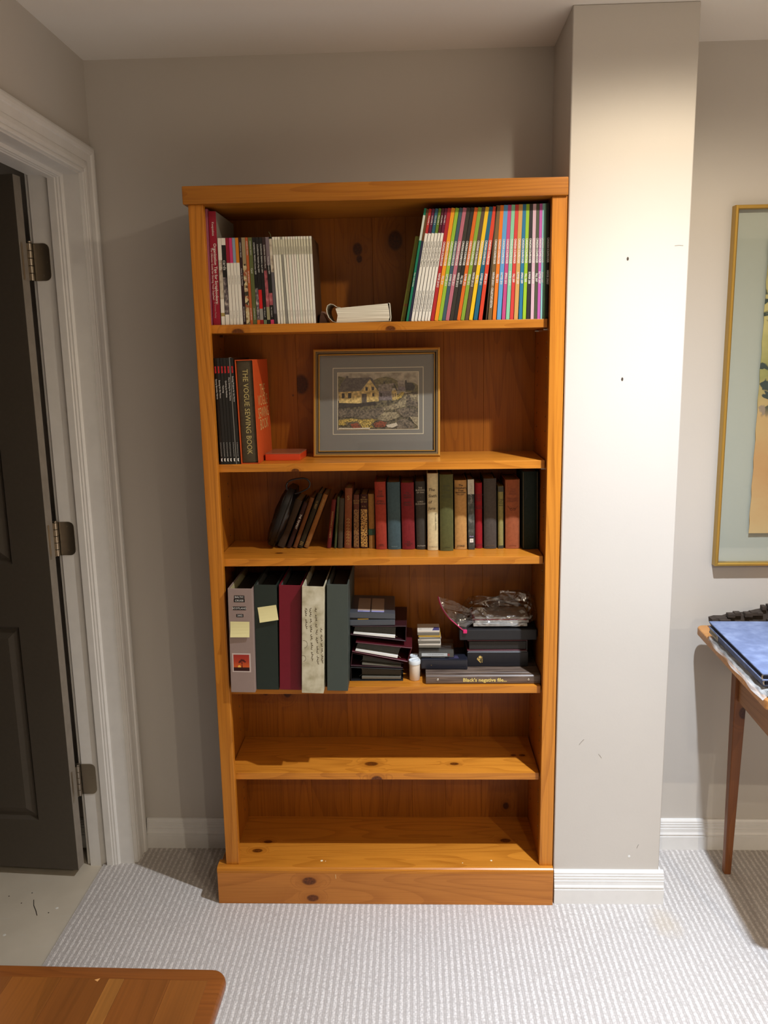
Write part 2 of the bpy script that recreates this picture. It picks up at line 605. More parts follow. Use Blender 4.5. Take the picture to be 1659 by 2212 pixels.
for j in (1, 3, 5):
    for i in (1, 3):
        b = B()
        frus(b, xs[i] + 0.014, xs[i + 1] - 0.014, zs[j] + 0.014, zs[j + 1] - 0.014, -0.0100, -0.0015, 0.022)
        for (s0, s1) in ((0, 1),):
            # sloped sticking round the opening
            X0, X1, Z0, Z1 = xs[i], xs[i + 1], zs[j], zs[j + 1]
            o_ = [(X0, 0.0, Z0), (X1, 0.0, Z0), (X1, 0.0, Z1), (X0, 0.0, Z1)]
            q_ = 0.009
            n_ = [(X0 + q_, -0.0098, Z0 + q_), (X1 - q_, -0.0098, Z0 + q_), (X1 - q_, -0.0098, Z1 - q_), (X0 + q_, -0.0098, Z1 - q_)]
            b.add(o_ + n_, [(k, (k + 1) % 4, 4 + (k + 1) % 4, 4 + k) for k in range(4)])
        b.build('door_panel', M_DOOR, door)


def hinge(zc):
    """leaf on the jamb, leaf on the door edge, knuckle with pin; world coordinates brought into door space"""
    root_inv = (Matrix.Translation(door.location) @ door.rotation_euler.to_matrix().to_4x4()).inverted()
    hh = 0.0475

    def rr(a0, a1, b0, b1, rad):
        pts = [(a0, b0)]
        for k in range(5):
            an = -math.pi / 2 + k * math.pi / 8
            pts.append((a1 - rad + rad * math.cos(an), b0 + rad + rad * math.sin(an)))
        for k in range(5):
            an = k * math.pi / 8
            pts.append((a1 - rad + rad * math.cos(an), b1 - rad + rad * math.sin(an)))
        pts.append((a0, b1))
        return pts
    b = B()
    b.prism(rr(-0.4600, -0.4145, zc - hh, zc + hh, 0.015), 'y', JY - 0.0022, JY - 0.0002)
    b.v = [tuple(root_inv @ Vector(q)) for q in b.v]
    h = b.build('hinge', M_NICK, door)
    for (ux, uz) in ((-0.436, 0.034), (-0.424, 0.0), (-0.436, -0.034)):
        s = B()
        s.prism([(ux + 0.0032 * math.cos(a * 0.785), zc + uz + 0.0032 * math.sin(a * 0.785)) for a in range(8)], 'y', JY - 0.0030, JY - 0.0020)
        s.v = [tuple(root_inv @ Vector(q)) for q in s.v]
        s.build('screw', M_NICK, h)
    b = B()
    b.prism([(-0.4655 + 0.0012, zc - hh), (-0.4655 + 0.0012, zc + hh), (-0.4655 - 0.0002, zc + hh), (-0.4655 - 0.0002, zc - hh)], 'y', 0.112, 0.152)
    b.v = [tuple(root_inv @ Vector(q)) for q in b.v]
    b.build('door_leaf', M_NICK, h)
    k = B()
    for q in range(5):
        k.lathe([(0.0045, zc - hh + q * 0.019), (0.0062, zc - hh + q * 0.019 + 0.0008), (0.0062, zc - hh + q * 0.019 + 0.0178), (0.0045, zc - hh + (q + 1) * 0.019)], -0.4625, 0.1555, 14)
    k.lathe([(0.0035, zc + hh), (0.0072, zc + hh + 0.001), (0.0072, zc + hh + 0.004), (0.002, zc + hh + 0.006)], -0.4625, 0.1555, 14)
    k.v = [tuple(root_inv @ Vector(q)) for q in k.v]
    k.build('knuckle', M_NICK, h, smooth=True)


for zc in (1.745, 1.003, 0.276):
    hinge(zc)

# specks on the hall floor
b = B()
b.tube([(-0.556, 0.004, -0.0075), (-0.545, -0.02, -0.0075), (-0.527, -0.045, -0.0075), (-0.517, -0.062, -0.0075)], 0.0011, 5)
b.build('scratch', rgb(55, 45, 35), fl2)
for (qx, qy) in ((-0.575, 0.035), (-0.585, -0.01), (-0.66, 0.0), (-0.49, -0.05), (-0.635, 0.02)):
    B().lathe([(0.002, -0.008), (0.0016, -0.0072)], qx, qy, 6).build('speck', rgb(60, 50, 40), fl2)
for (qx, qy) in ((-0.475, -0.03), (-0.57, -0.14), (-0.62, -0.08)):
    B().lathe([(0.0045, -0.008), (0.003, -0.0074)], qx, qy, 7).build('paint_drip', rgb(225, 222, 212), fl2)

# ------------------------------------------------------------------ bookcase
W = 0.90
bc = thing('bookcase', 'tall honey-stained pine bookcase with five shelves against the wall', 'bookcase', (0, 0, 0))
WV = wood('pine_vertical', 'z', PINE, PINE_D, seed=0.3)
WH = wood('pine_shelf', 'x', PINE, PINE_D, seed=0.9)
z_t, z_c = 1.8504, 1.8916
for x0, x1, nm in ((0.0, 0.0361, 'l'), (W - 0.0361, W - 0.0005, 'r')):
    B().box(x0, x1, 0.0, 0.021, 0.1095, z_t).build('stile', WV, bc, bevel=0.0018, seg=2)
for x0, x1 in ((0.002, 0.0158), (0.8655, W - 0.0025)):
    B().box(x0, x1, 0.021, 0.2505, 0.0, z_t).build('side_panel', wood('pine_side_shaded', 'z', (0.38, 0.125, 0.011, 1), (0.25, 0.07, 0.005, 1), seed=0.6), bc)  # darker copy of the pine, carries the shade inside the shelves
B().box(-0.0105, 0.8995, -0.0088, 0.2505, z_t, z_c).build('cornice', wood('pine_cornice', 'x', (0.42, 0.155, 0.016, 1), (0.27, 0.08, 0.006, 1), seed=1.4), bc, bevel=0.0025, seg=2)
B().box(0.0158, 0.8655, 0.022, 0.2445, 0.088, 0.1085).build('bottom_shelf', wood('pine_bottom', 'x', PINE, PINE_D, (((0.098, 0.11, 0.1085), 0.008), ((0.075, 0.066, 0.1085), 0.0095), ((0.785, 0.12, 0.1085), 0.010)), seed=2.2), bc)
cap = [(0.022, 0.094), (0.022, 0.1095), (-0.003, 0.1095), (-0.0105, 0.1085), (-0.0150, 0.1055), (-0.0166, 0.1010), (-0.0166, 0.094)]
B().prism(cap, 'x', -0.0225, W - 0.0003).build('plinth_cap', wood('pine_cap', 'x', PINE, PINE_D, seed=2.6), bc)
B().box(-0.0225, W - 0.0003, -0.0166, 0.018, 0.0, 0.0935).box(-0.0225, -0.004, 0.018, 0.24, 0.0, 0.0935).build('plinth', wood('pine_plinth', 'x', (0.50, 0.185, 0.032, 1), (0.36, 0.115, 0.016, 1), (((0.232, -0.0166, 0.070), 0.0125), ((0.240, -0.0166, 0.018), 0.0105)), seed=3.2), bc, bevel=0.0008)
# tongue-and-groove back boards
edges = [0.0158, 0.118, 0.212, 0.327, 0.428, 0.517, 0.617, 0.726, 0.8655]
KB = {0: (((0.085, 0.2445, 0.515), 0.010),), 1: (((0.150, 0.2445, 0.512), 0.013), ((0.200, 0.2445, 1.385), 0.002)), 2: (((0.2235, 0.2445, 1.415), 0.021),),
      3: (((0.388, 0.2445, 1.77), 0.013), ((0.392, 0.2445, 1.745), 0.008)), 4: (((0.489, 0.2445, 1.79), 0.020), ((0.437, 0.2445, 0.26), 0.006)), 7: (((0.80, 0.2445, 0.145), 0.009),)}
for i in range(8):
    g = 0.00015
    o = B().box(edges[i] + g, edges[i + 1] - g, 0.2445, 0.2505, 0.10, z_t).build('back_plank', wood('pine_back_shaded_%d' % i, 'z', PINE_SHADED, (0.18, 0.049, 0.0035, 1), KB.get(i, ()), rough=0.4, seed=4.0 + i * 0.77), bc, bevel=0.0004)
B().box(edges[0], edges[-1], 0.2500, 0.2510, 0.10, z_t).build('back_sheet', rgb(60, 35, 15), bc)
SH = [(1.5707, ((0.100, 0.0249, 1.5515), 0.010)), (1.223, ((0.230, 0.0249, 1.204), 0.0065)), (0.9748, ((0.17, 0.085, 0.9748), 0.007)), (0.6207, ((0.83, 0.2, 0.6207), 0.006)),
      (0.3711, ((0.422, 0.0249, 0.352), 0.0095))]
EXTRA = {0: (((0.478, 0.0249, 1.5535), 0.008),), 4: (((0.405, 0.075, 0.3711), 0.012), ((0.636, 0.075, 0.3711), 0.008), ((0.83, 0.125, 0.3711), 0.006), ((0.805, 0.125, 0.3711), 0.005))}
for i, (zs_, kn) in enumerate(SH):
    B().box(0.0172, 0.8625, 0.0249, 0.2435, zs_ - 0.0205, zs_).build('shelf', wood('pine_shelf_%d' % i, 'x', PINE, PINE_D, (kn,) + EXTRA.get(i, ()), seed=6.0 + i * 0.9, freq=85), bc, bevel=0.0012, seg=2)
# rows of peg holes and the pins that carry the top shelf
for sx_, nx in ((0.0158, 1), (0.8655, -1)):
    b = B()
    for yy in (0.052, 0.196):
        for k in range(46):
            zz = 0.16 + k * 0.0366
            if zz > 1.82 or any(abs(zz - (h - 0.012)) < 0.03 for h, _ in SH):
                continue
            b.prism([(yy + 0.0032 * math.cos(a * 1.047), zz + 0.0032 * math.sin(a * 1.047)) for a in range(6)], 'x', sx_, sx_ + nx * 0.0005)
            b.prism([(yy - 0.0012 + 0.0014 * math.cos(a * 1.571), zz + 0.0012 + 0.0014 * math.sin(a * 1.571)) for a in range(4)], 'x', sx_, sx_ + nx * 0.0008, 1)
    tag(b.build('peg_holes', [rgb(42, 22, 8), rgb(200, 175, 140)], bc), kind='stuff')
for h, _ in SH:
    for sx_, nx in ((0.0158, 1), (0.8655, -1)):
        for yy in (0.052, 0.196):
            B().prism([(yy + 0.003 * math.cos(a * 0.785), h - 0.024 + 0.003 * math.sin(a * 0.785)) for a in range(8)], 'x', sx_, sx_ + nx * 0.009).build('shelf_pin', M_NICK, bc)
for (qx, qy, r_) in ((0.264, 0.018, 0.0038), (0.735, 0.022, 0.0030), (0.655, 0.010, 0.0016), (0.275, 0.016, 0.0012)):
    B().lathe([(r_, 0.1085 if qy > 0.022 else 0.1095), (r_ * 0.6, 0.1100)], qx, qy, 8).build('paint_speck', rgb(235, 222, 180), bc)
B().tube([(0.305, -0.0167, 0.0905), (0.3055, -0.0167, 0.078)], 0.0008, 5).build('scratch', rgb(225, 190, 130), bc)

#PART2
# ------------------------------------------------------------------ books: builders
PAGES = mat('page_edges', S(214, 205, 182), 0.85, var=0.12, vscale=400)
PAGES_D = mat('old_page_edges', S(150, 125, 85), 0.9, var=0.2, vscale=400)
H1, H2, H3, H4 = 1.5707, 1.2230, 0.9748, 0.6207
INK_W = rgb(238, 236, 230, 0.5)
INK_K = rgb(40, 34, 28, 0.6)
INK_G = mat('gilt_lettering', S(205, 170, 95), 0.4, metal=0.3)


def place(o, x, y, z, t, H, xt):
    """stand a book whose spine runs from x at the shelf to xt at its head"""
    a = math.atan2(xt - x, H)
    o.location = (x, y, z + abs(math.sin(a)) * t / 2 + 0.0002)
    o.rotation_euler = (0, a, 0)
    return a


def magazine(label, group, x, y, z, t, H, xt, D, segs, side=None, name='magazine', cat='magazine', gap=0.90):
    """segs: list of (from, to, material) up the spine; covers take the same colours, the pages show at head and fore edge"""
    t = t * gap
    b = B()
    mats = []
    for f0, f1, m in segs:
        if m not in mats:
            mats.append(m)
        b.box(-t / 2, t / 2, 0, 0.0012, H * f0, H * f1, mats.index(m))
    k = len(mats)
    mats.append(side or segs[-1][2])
    b.box(-t / 2, -t / 2 + 0.0004, 0.0012, D, 0, H, k)
    b.box(t / 2 - 0.0004, t / 2, 0.0012, D, 0, H, k)
    o = b.build(name, mats)
    tag(o, label, cat, group)
    B().box(-t / 2 + 0.0004, t / 2 - 0.0004, 0.0012, D - 0.001, 0.0006, H - 0.0006).build('pages', PAGES, o)
    place(o, x, y, z, t, H, xt)
    return o


def hardcover(label, group, x, y, z, t, H, xt, D, m, pages=None, round_=0.0035, name='book', side=None):
    """cloth-bound book: rounded spine, two boards, inset page block"""
    t = t * 0.955
    o = None
    b = B()
    n = 8
    arc = []
    for i in range(n + 1):
        u = -1 + 2 * i / n
        arc.append((u * t / 2, round_ * (u * u) ** 1.2))
    inner = [(p[0] * 0.93, p[1] + 0.0022) for p in reversed(arc)]
    b.prism(arc + inner, 'z', 0, H)
    bt = 0.0024
    y_j = round_ + 0.0005
    b.box(-t / 2, -t / 2 + bt, y_j, D, 0, H, 1 if side else 0)
    b.box(t / 2 - bt, t / 2, y_j, D, 0, H, 1 if side else 0)
    o = b.build(name, [m, side] if side else m, bevel=0.0005)
    tag(o, label, 'book', group)
    B().box(-t / 2 + bt, t / 2 - bt, 0.003, D - 0.003, 0.003, H - 0.003).build('page_block', pages or PAGES_D, o)
    place(o, x, y, z, t, H, xt)
    return o


def cloth(r, g, b, rough=0.75):
    return mat('cloth_%d_%d_%d' % (r, g, b), S(r, g, b), rough, spec=0.25, var=0.16, vscale=120, bump=0.15)


# ------------------------------------------------------------------ top shelf, left group
GL = 'scrapbooking magazines and books at the left of the top shelf'
TL = [[0.0338, 0.0367, 0.0058, 0.2742], [0.0474, 0.0496, 0.0202, 0.2690], [0.0633, 0.064, 0.0097], [0.0741, 0.0737, 0.0107], [0.0842, 0.0829, 0.0086], [0.0926, 0.0912, 0.008],
      [0.1007, 0.0988, 0.0077], [0.109, 0.1065, 0.0083], [0.1168, 0.1144, 0.0073], [0.1256, 0.1225, 0.0097], [0.1343, 0.1305, 0.0069], [0.1427, 0.1391, 0.0101], [0.1517, 0.148, 0.0078],
      [0.1599, 0.1563, 0.0088], [0.1685, 0.1646, 0.0081], [0.1771, 0.1725, 0.0083], [0.186, 0.181, 0.0091], [0.1945, 0.1889, 0.0074], [0.2023, 0.1962, 0.0071], [0.2098, 0.2029, 0.0072],
      [0.2164, 0.2097, 0.0061], [0.2224, 0.2153, 0.0056], [0.2287, 0.2207, 0.0062], [0.2348, 0.2272, 0.0064], [0.2412, 0.2339, 0.0067], [0.2476, 0.2404, 0.0063], [0.2537, 0.2465, 0.0059],
      [0.2595, 0.2524, 0.0059], [0.2655, 0.2589, 0.0067], [0.272, 0.2656, 0.0065], [0.2787, 0.2724, 0.007], [0.2851, 0.2795, 0.0066], [0.2914, 0.2867, 0.0069]]
YM, HM = 0.032, 0.2064
WHT = rgb(236, 233, 222, 0.4)
GRY = rgb(150, 148, 140, 0.4)
BLK = rgb(26, 24, 24, 0.35)
mauve = rgb(176, 96, 116, 0.4)
crim = rgb(150, 22, 48, 0.4)
e = TL[0]
magazine('thin mauve folder between the left side of the bookcase and a crimson book', GL, e[0], YM - 0.002, H1, e[2], e[3], e[1], 0.20, [(0, 1, mauve)], name='folder', cat='folder')
e = TL[1]
o = magazine('tall crimson book with white title down its spine, top shelf', GL, e[0], YM, H1, e[2], e[3], e[1], 0.205, [(0, 1, crim)], side=rgb(150, 146, 136, 0.5), name='book', cat='book')
text(o, 'Organization Tips for Scrapbookers:', 0.0098, (0.0030, -0.0004, 0.122), INK_W, bold=0.0001)
text(o, 'The Ultimate Guide for Storing Your Supplies!', 0.0066, (-0.0050, -0.0004, 0.122), INK_W)
text(o, 'Keepsakes', 0.0076, (0.0005, -0.0004, 0.228), INK_W)
text(o, 'creating', 0.0035, (0.0062, -0.0004, 0.231), rgb(220, 60, 50))
text(o, 'by Denise Pauley', 0.0058, (-0.002, -0.0004, 0.036), rgb(190, 150, 150))
tops = [(crim, 'crimson'), (rgb(205, 58, 118, 0.4), 'hot pink'), (rgb(140, 160, 182, 0.4), 'pale blue'), (rgb(212, 132, 34, 0.4), 'orange')]
floral = mat('floral_print', S(170, 150, 110), 0.5)
t_ = NT(floral)
v_ = t_.n('TexVoronoi', None, Vector=t_.obj(), Scale=160.0)
t_.set(t_.b, 'Base_Color', t_.ramp(v_.outputs['Color'], [(0.2, S(60, 55, 40)), (0.4, S(190, 160, 110)), (0.6, S(215, 205, 165)), (0.8, S(160, 90, 60))]))
photo1 = mat('photo_print_grey', S(120, 110, 105), 0.45)
t_ = NT(photo1)
v_ = t_.n('TexNoise', None, Vector=t_.obj(), Scale=70.0, Detail=3.0)
t_.set(t_.b, 'Base_Color', t_.ramp(v_.outputs[0], [(0.3, S(30, 25, 28)), (0.5, S(95, 85, 90)), (0.65, S(200, 190, 180)), (0.8, S(120, 60, 70))]))
photo2 = mat('photo_print_light', S(190, 180, 165), 0.45)
t_ = NT(photo2)
v_ = t_.n('TexNoise', None, Vector=t_.obj(), Scale=50.0, Detail=2.0)
t_.set(t_.b, 'Base_Color', t_.ramp(v_.outputs[0], [(0.3, S(120, 95, 85)), (0.5, S(200, 190, 170)), (0.8, S(232, 226, 210))]))
pinkp = mat('photo_print_pink', S(170, 90, 95), 0.45)
t_ = NT(pinkp)
v_ = t_.n('TexNoise', None, Vector=t_.obj(), Scale=60.0, Detail=3.0)
t_.set(t_.b, 'Base_Color', t_.ramp(v_.outputs[0], [(0.3, S(70, 30, 35)), (0.55, S(180, 92, 100)), (0.75, S(205, 150, 150))]))
spec = [
    ('off-white magazine with a faded print spine, next to the crimson book', [(0, .1, WHT), (.1, .14, rgb(170, 150, 90, .4)), (.14, .3, WHT), (.3, .75, photo2), (.75, 1, WHT)], 'cards', INK_W),
    ('black and white magazine with a large lowercase title and photo spine', [(0, .12, WHT), (.12, .55, photo1), (.55, .92, BLK), (.92, 1, WHT)], 'cards', INK_W),
]
for i, (lb, sg, tx, ink) in enumerate(spec):
    e = TL[2 + i]
    o = magazine(lb, GL, e[0], YM, H1, e[2], HM, e[1], 0.155, sg)
    text(o, tx, 0.0105, (0, -0.0004, HM * 0.69), ink, spacing=1.05)
for i, (mm, cn) in enumerate(tops):
    e = TL[4 + i]
    o = magazine('white magazine with a %s band at the head, left of the dark maroon one' % cn, GL, e[0], YM, H1, e[2], HM, e[1], 0.155, [(0, .715, WHT), (.715, 1, mm)])
    text(o, 'PAPERCRAFTS', 0.0034, (0, -0.0004, HM * 0.52), GRY)
    text(o, 'vol. 4  issue %d' % (4 - i), 0.0034, (0, -0.0004, HM * 0.12), GRY)
rest = [
    ('dark maroon magazine with a white title, between orange-topped and floral spines', [(0, 1, rgb(44, 18, 26, .4))], [('SCRAPBOOK TRENDS', .0036, .86), ('Home for the Holidays', .0044, .55), ('BHG SCRAPBOOKS ETC', .0034, .12)]),
    ('magazine with a beige floral-print spine between maroon and orange ones', [(0, .7, floral), (.7, 1, rgb(158, 140, 105, .4))], []),
    ('narrow orange-brown magazine between the floral and olive green ones', [(0, 1, rgb(186, 92, 46, .4))], [('SCRAPBOOK TRENDS', .0034, .88), ('ink and blossom', .0044, .55), ('BHG SCRAPBOOKS', .0034, .12)]),
    ('olive green magazine left of the black ones', [(0, 1, rgb(92, 100, 56, .4))], [('SCRAPBOOK TRENDS', .0034, .88), ('Card', .006, .62), ('SCRAPBOOKS ETC', .0034, .12)]),
    ('black magazine with an orange foot and photo, leftmost of the black ones', [(0, .05, rgb(214, 100, 34, .4)), (.05, .42, photo1), (.42, 1, BLK)], [('SCRAPBOOK TRENDS | October 2009', .0046, .76), ('Vol. 10 Issue 10', .004, .14)]),
    ('black magazine with a bright red stripe and a red foot', [(0, .05, rgb(150, 22, 26, .4)), (.05, .18, GRY), (.18, .40, rgb(208, 26, 26, .4)), (.40, 1, BLK)], [('SCRAPBOOK TRENDS | May 2009', .0046, .76)]),
    ('black magazine with a pale green foot', [(0, .05, rgb(112, 128, 96, .4)), (.05, 1, BLK)], [('SCRAPBOOK TRENDS | April 2009', .0046, .76), ('Vol. 10 Issue 4', .004, .14)]),
    ('dark brown magazine with a pink photo along its spine', [(0, .05, BLK), (.05, .2, rgb(150, 145, 110, .4)), (.2, .62, pinkp), (.62, 1, rgb(52, 36, 36, .4))], [('SCRAPBOOK TRENDS | March', .0042, .78)]),
    ('magazine with a grey-lilac head and a pink foot, near the white magazines', [(0, .05, rgb(205, 60, 100, .4)), (.05, .22, BLK), (.22, .36, pinkp), (.36, .68, BLK), (.68, 1, rgb(124, 110, 116, .4))], [('Trends | February 2009', .0044, .68), ('Vol. 10 Issue 2', .004, .14)]),
    ('black magazine with a torn white patch and a green stem at its head', [(0, .12, rgb(48, 44, 46, .4)), (.12, .6, rgb(96, 92, 98, .4)), (.6, .98, photo2), (.98, 1, BLK)], []),
]
for i, (lb, sg, txs) in enumerate(rest):
    e = TL[8 + i]
    o = magazine(lb, GL, e[0], YM, H1, e[2], HM, e[1], 0.155, sg)
    for s, sz, f in txs:
        text(o, s, sz, (0, -0.0004, HM * f), INK_W)
    if i == 9:
        B().tube([(0.001, 0.004, HM), (0.0005, 0.003, HM + 0.006), (-0.003, 0.002, HM + 0.0125)], [0.0006, 0.0005, 0.0004], 5).build('ribbon_stem', rgb(110, 125, 80), o)
for i in range(15):
    e = TL[18 + i]
    mm = GRY if i == 3 else rgb(240 - (i * 7) % 11, 236 - (i * 5) % 9, 222 - (i * 3) % 8, 0.4)
    ordn = ['first', 'second', 'third', 'fourth', 'fifth', 'sixth', 'seventh', 'eighth', 'ninth', 'tenth', 'eleventh', 'twelfth', 'thirteenth', 'fourteenth', 'last'][i]
    lb = 'pale grey magazine among the run of plain white ones' if i == 3 else 'plain white magazine, %s from the left in the long white run' % ordn
    o = magazine(lb, 'plain white magazines in the run', e[0], YM, H1, e[2], HM, e[1], 0.155, [(0, .8, mm), (.8, .97, rgb(214, 210, 186, .4)), (.97, 1, mm)], gap=0.80, side=rgb(70, 48, 30, .5) if i == 14 else None)
    text(o, 'SCRAPBOOK', 0.0034, (0, -0.0004, HM * 0.84), GRY)
    text(o, 'VOL 3 NO %d' % (i % 6 + 1), 0.0030, (0, -0.0004, HM * 0.12), GRY)
# booklet slumped behind the white magazines
b = B()
ring = []
pts = [(0.2975, 0.0), (0.2998, 0.018), (0.3040, 0.030), (0.3095, 0.022), (0.3200, 0.0)]
b.loft([[(px, 0.075, H1 + 0.0004 + pz) for px, pz in pts], [(px - 0.004, 0.21, H1 + 0.0004 + pz * 1.2) for px, pz in pts]])
o = b.build('booklet', mat('booklet_cover', S(160, 125, 110), 0.45, var=0.3, vscale=30))
o = tag(o, 'pinkish booklet slumped on the shelf behind the last white magazine', 'booklet')

# curled white paperback lying down
cb = thing('paperback_book', 'thick white paperback lying on its side with a curled cover, top shelf', 'book', (0.40, 0.035, H1))
pg = B()
prof = [(-0.0555, 0.001), (0.074, 0.0035), (0.0765, 0.012), (0.0750, 0.030), (0.072, 0.0445), (-0.052, 0.0355), (-0.0570, 0.0345), (-0.0520, 0.018)]
pg.prism(prof, 'y', 0.0, 0.135)
pm = mat('paperback_pages', S(232, 226, 208), 0.8)
t_ = NT(pm)
sp_ = t_.n('SeparateXYZ', None, Vector=t_.obj())
ln_ = t_.n('TexNoise', None, Vector=t_.vmath('MULTIPLY', t_.obj(), (6, 1, 900)), Scale=1.0, Detail=2.0)
t_.set(t_.b, 'Base_Color', t_.ramp(ln_.outputs[0], [(0.35, S(190, 182, 160)), (0.6, S(236, 231, 214))]))
pg.build('page_block', pm, cb)
cv = B()
path = [(0.0785, 0.002), (0.0, 0.0008), (-0.055, 0.0006), (-0.0660, 0.004), (-0.0745, 0.013), (-0.0790, 0.024), (-0.0800, 0.034), (-0.0770, 0.0425), (-0.0700, 0.0465), (-0.0620, 0.0448), (-0.0550, 0.0390), (-0.045, 0.0372)]
th = 0.0007
L = []
for i, p in enumerate(path):
    a_ = Vector(path[max(i - 1, 0)])
    c_ = Vector(path[min(i + 1, len(path) - 1)])
    d_ = (c_ - a_).normalized()
    nrm = Vector((-d_.y, d_.x)) * th
    L.append(((p[0], p[1]), (p[0] - nrm.x, p[1] - nrm.y)))
rings = [[(q[0][0], 0.0, q[0][1]), (q[1][0], 0.0, q[1][1]), (q[1][0], 0.135, q[1][1]), (q[0][0], 0.135, q[0][1])] for q in L]
cv.loft(rings)
cv.build('curled_cover', rgb(226, 222, 204, 0.5), cb, smooth=False)
B().prism([(0.072, 0.0450), (0.0775, 0.0455), (0.0800, 0.012), (0.0785, 0.002), (0.0772, 0.002), (0.0785, 0.012), (0.0760, 0.0445)], 'y', 0.0, 0.135).build('back_cover', rgb(226, 222, 204, 0.5), cb)

# ------------------------------------------------------------------ top shelf, right group
GR = 'magazine run at the right of the top shelf'
TR = [[0.5195, 0.5673, 0.0059], [0.5255, 0.5728, 0.0056], [0.5325, 0.5792, 0.0078], [0.5406, 0.5869, 0.0079], [0.5492, 0.5948, 0.0085], [0.5577, 0.6026, 0.0078], [0.5653, 0.61, 0.0071], [0.5724, 0.6174, 0.0073],
      [0.581, 0.6252, 0.0091], [0.591, 0.6342, 0.0098], [0.6003, 0.6438, 0.0091], [0.609, 0.6529, 0.0086], [0.6182, 0.6619, 0.0096], [0.6282, 0.671, 0.0095], [0.6371, 0.6802, 0.0087], [0.6459, 0.6892, 0.009],
      [0.6555, 0.6981, 0.0095], [0.6655, 0.7068, 0.0093], [0.6757, 0.7157, 0.0097], [0.6872, 0.7244, 0.0105], [0.6991, 0.7329, 0.0099], [0.7139, 0.737, 0.0034], [0.7224, 0.7419, 0.0099], [0.7332, 0.7504, 0.0093],
      [0.7445, 0.7593, 0.011], [0.7558, 0.7683, 0.0093], [0.7659, 0.777, 0.0094], [0.7756, 0.7857, 0.0091], [0.7861, 0.7947, 0.0104], [0.7969, 0.8034, 0.0091], [0.8064, 0.8115, 0.0086], [0.8159, 0.8197, 0.0092],
      [0.8257, 0.8276, 0.0085], [0.834, 0.8354, 0.0076], [0.8415, 0.8428, 0.0073], [0.8488, 0.8493, 0.0065], [0.8541, 0.8535, 0.0031], [0.8585, 0.8563, 0.0041], [0.8620, 0.8605, 0.0050]]
HT = 0.2662
o = magazine('olive green booklet leaning outermost against the right-hand magazines', GR, 0.5085, 0.046, H1, 0.0105, 0.2050, 0.5475, 0.15, [(0, 1, rgb(112, 116, 34, .5))], side=rgb(112, 116, 34, .5), name='booklet', cat='booklet')
M_side = Matrix(((0, -0.0, -1), (-1, 0, 0), (0, 1, 0)))
text(o, 'Scrapbooking', 0.0075, (0.001, -0.0004, 0.095), rgb(150, 128, 60))
text(o, '8', 0.013, (0.0, -0.0004, 0.040), rgb(160, 60, 40))
grn = rgb(22, 122, 92, .4)
o = magazine('magazine with an emerald green spine, leftmost of the leaning right-hand run', GR, TR[0][0], YM, H1, TR[0][2], 0.268, TR[0][1], 0.205, [(0, .72, grn), (.72, .94, rgb(205, 214, 200, .4)), (.94, 1, grn)])
text(o, 'Paper Crafts Holiday', 0.004, (0, -0.0004, 0.10), INK_W)
o = magazine('magazine with a dark navy spine and brown head, second of the leaning right-hand run', GR, TR[1][0], YM, H1, TR[1][2], 0.266, TR[1][1], 0.205, [(0, .72, rgb(42, 42, 66, .4)), (.72, 1, rgb(104, 70, 38, .4))])
heads = [(rgb(184, 44, 40, .4), 'red'), (rgb(92, 26, 62, .4), 'purple'), (rgb(42, 92, 112, .4), 'teal'), (rgb(96, 124, 38, .4), 'green'), (rgb(82, 24, 42, .4), 'maroon'), (rgb(104, 24, 58, .4), 'plum')]
for i, (mm, cn) in enumerate(heads):
    e = TR[2 + i]
    o = magazine('white magazine with a %s head in the leaning right-hand run' % cn, GR, e[0], YM, H1, e[2], HT, e[1], 0.205, [(0, .785, WHT), (.785, 1, mm)], gap=0.82)
    text(o, 'Canadian Scrapbooker Magazine', 0.0046, (0, -0.0004, HT * 0.60), INK_K)
    text(o, 'www.canadianscrapbooker.ca', 0.0042, (0, -0.0004, HT * 0.18), INK_K)
    text(o, 'VOLUME %d' % (6 - i), 0.0046, (0, -0.0004, HT * 0.90), INK_W)
run = [((178, 40, 44), 'crimson', 'WINTER 2014/15'), ((236, 154, 36), 'amber', 'FALL 2014'), ((146, 186, 56), 'lime green', 'SUMMER 2014'), ((62, 88, 100), 'slate blue', 'SUMMER 2013'), ((182, 106, 122), 'dusty pink', 'SPRING 2013'),
       ((56, 52, 44), 'dark olive-grey', 'WINTER 2012/13'), ((42, 40, 38), 'charcoal', 'FALL 2012'), ((216, 104, 32), 'orange', 'SUMMER 2012'), ((132, 164, 54), 'grass green', 'SPRING 2012'), ((88, 70, 54), 'umber brown', 'WINTER 2011/12'),
       ((234, 190, 32), 'yellow', 'FALL 2011'), ((28, 96, 124), 'petrol blue', 'SUMMER 2011'), ((212, 66, 42), 'vermilion', 'SPRING 2011')]
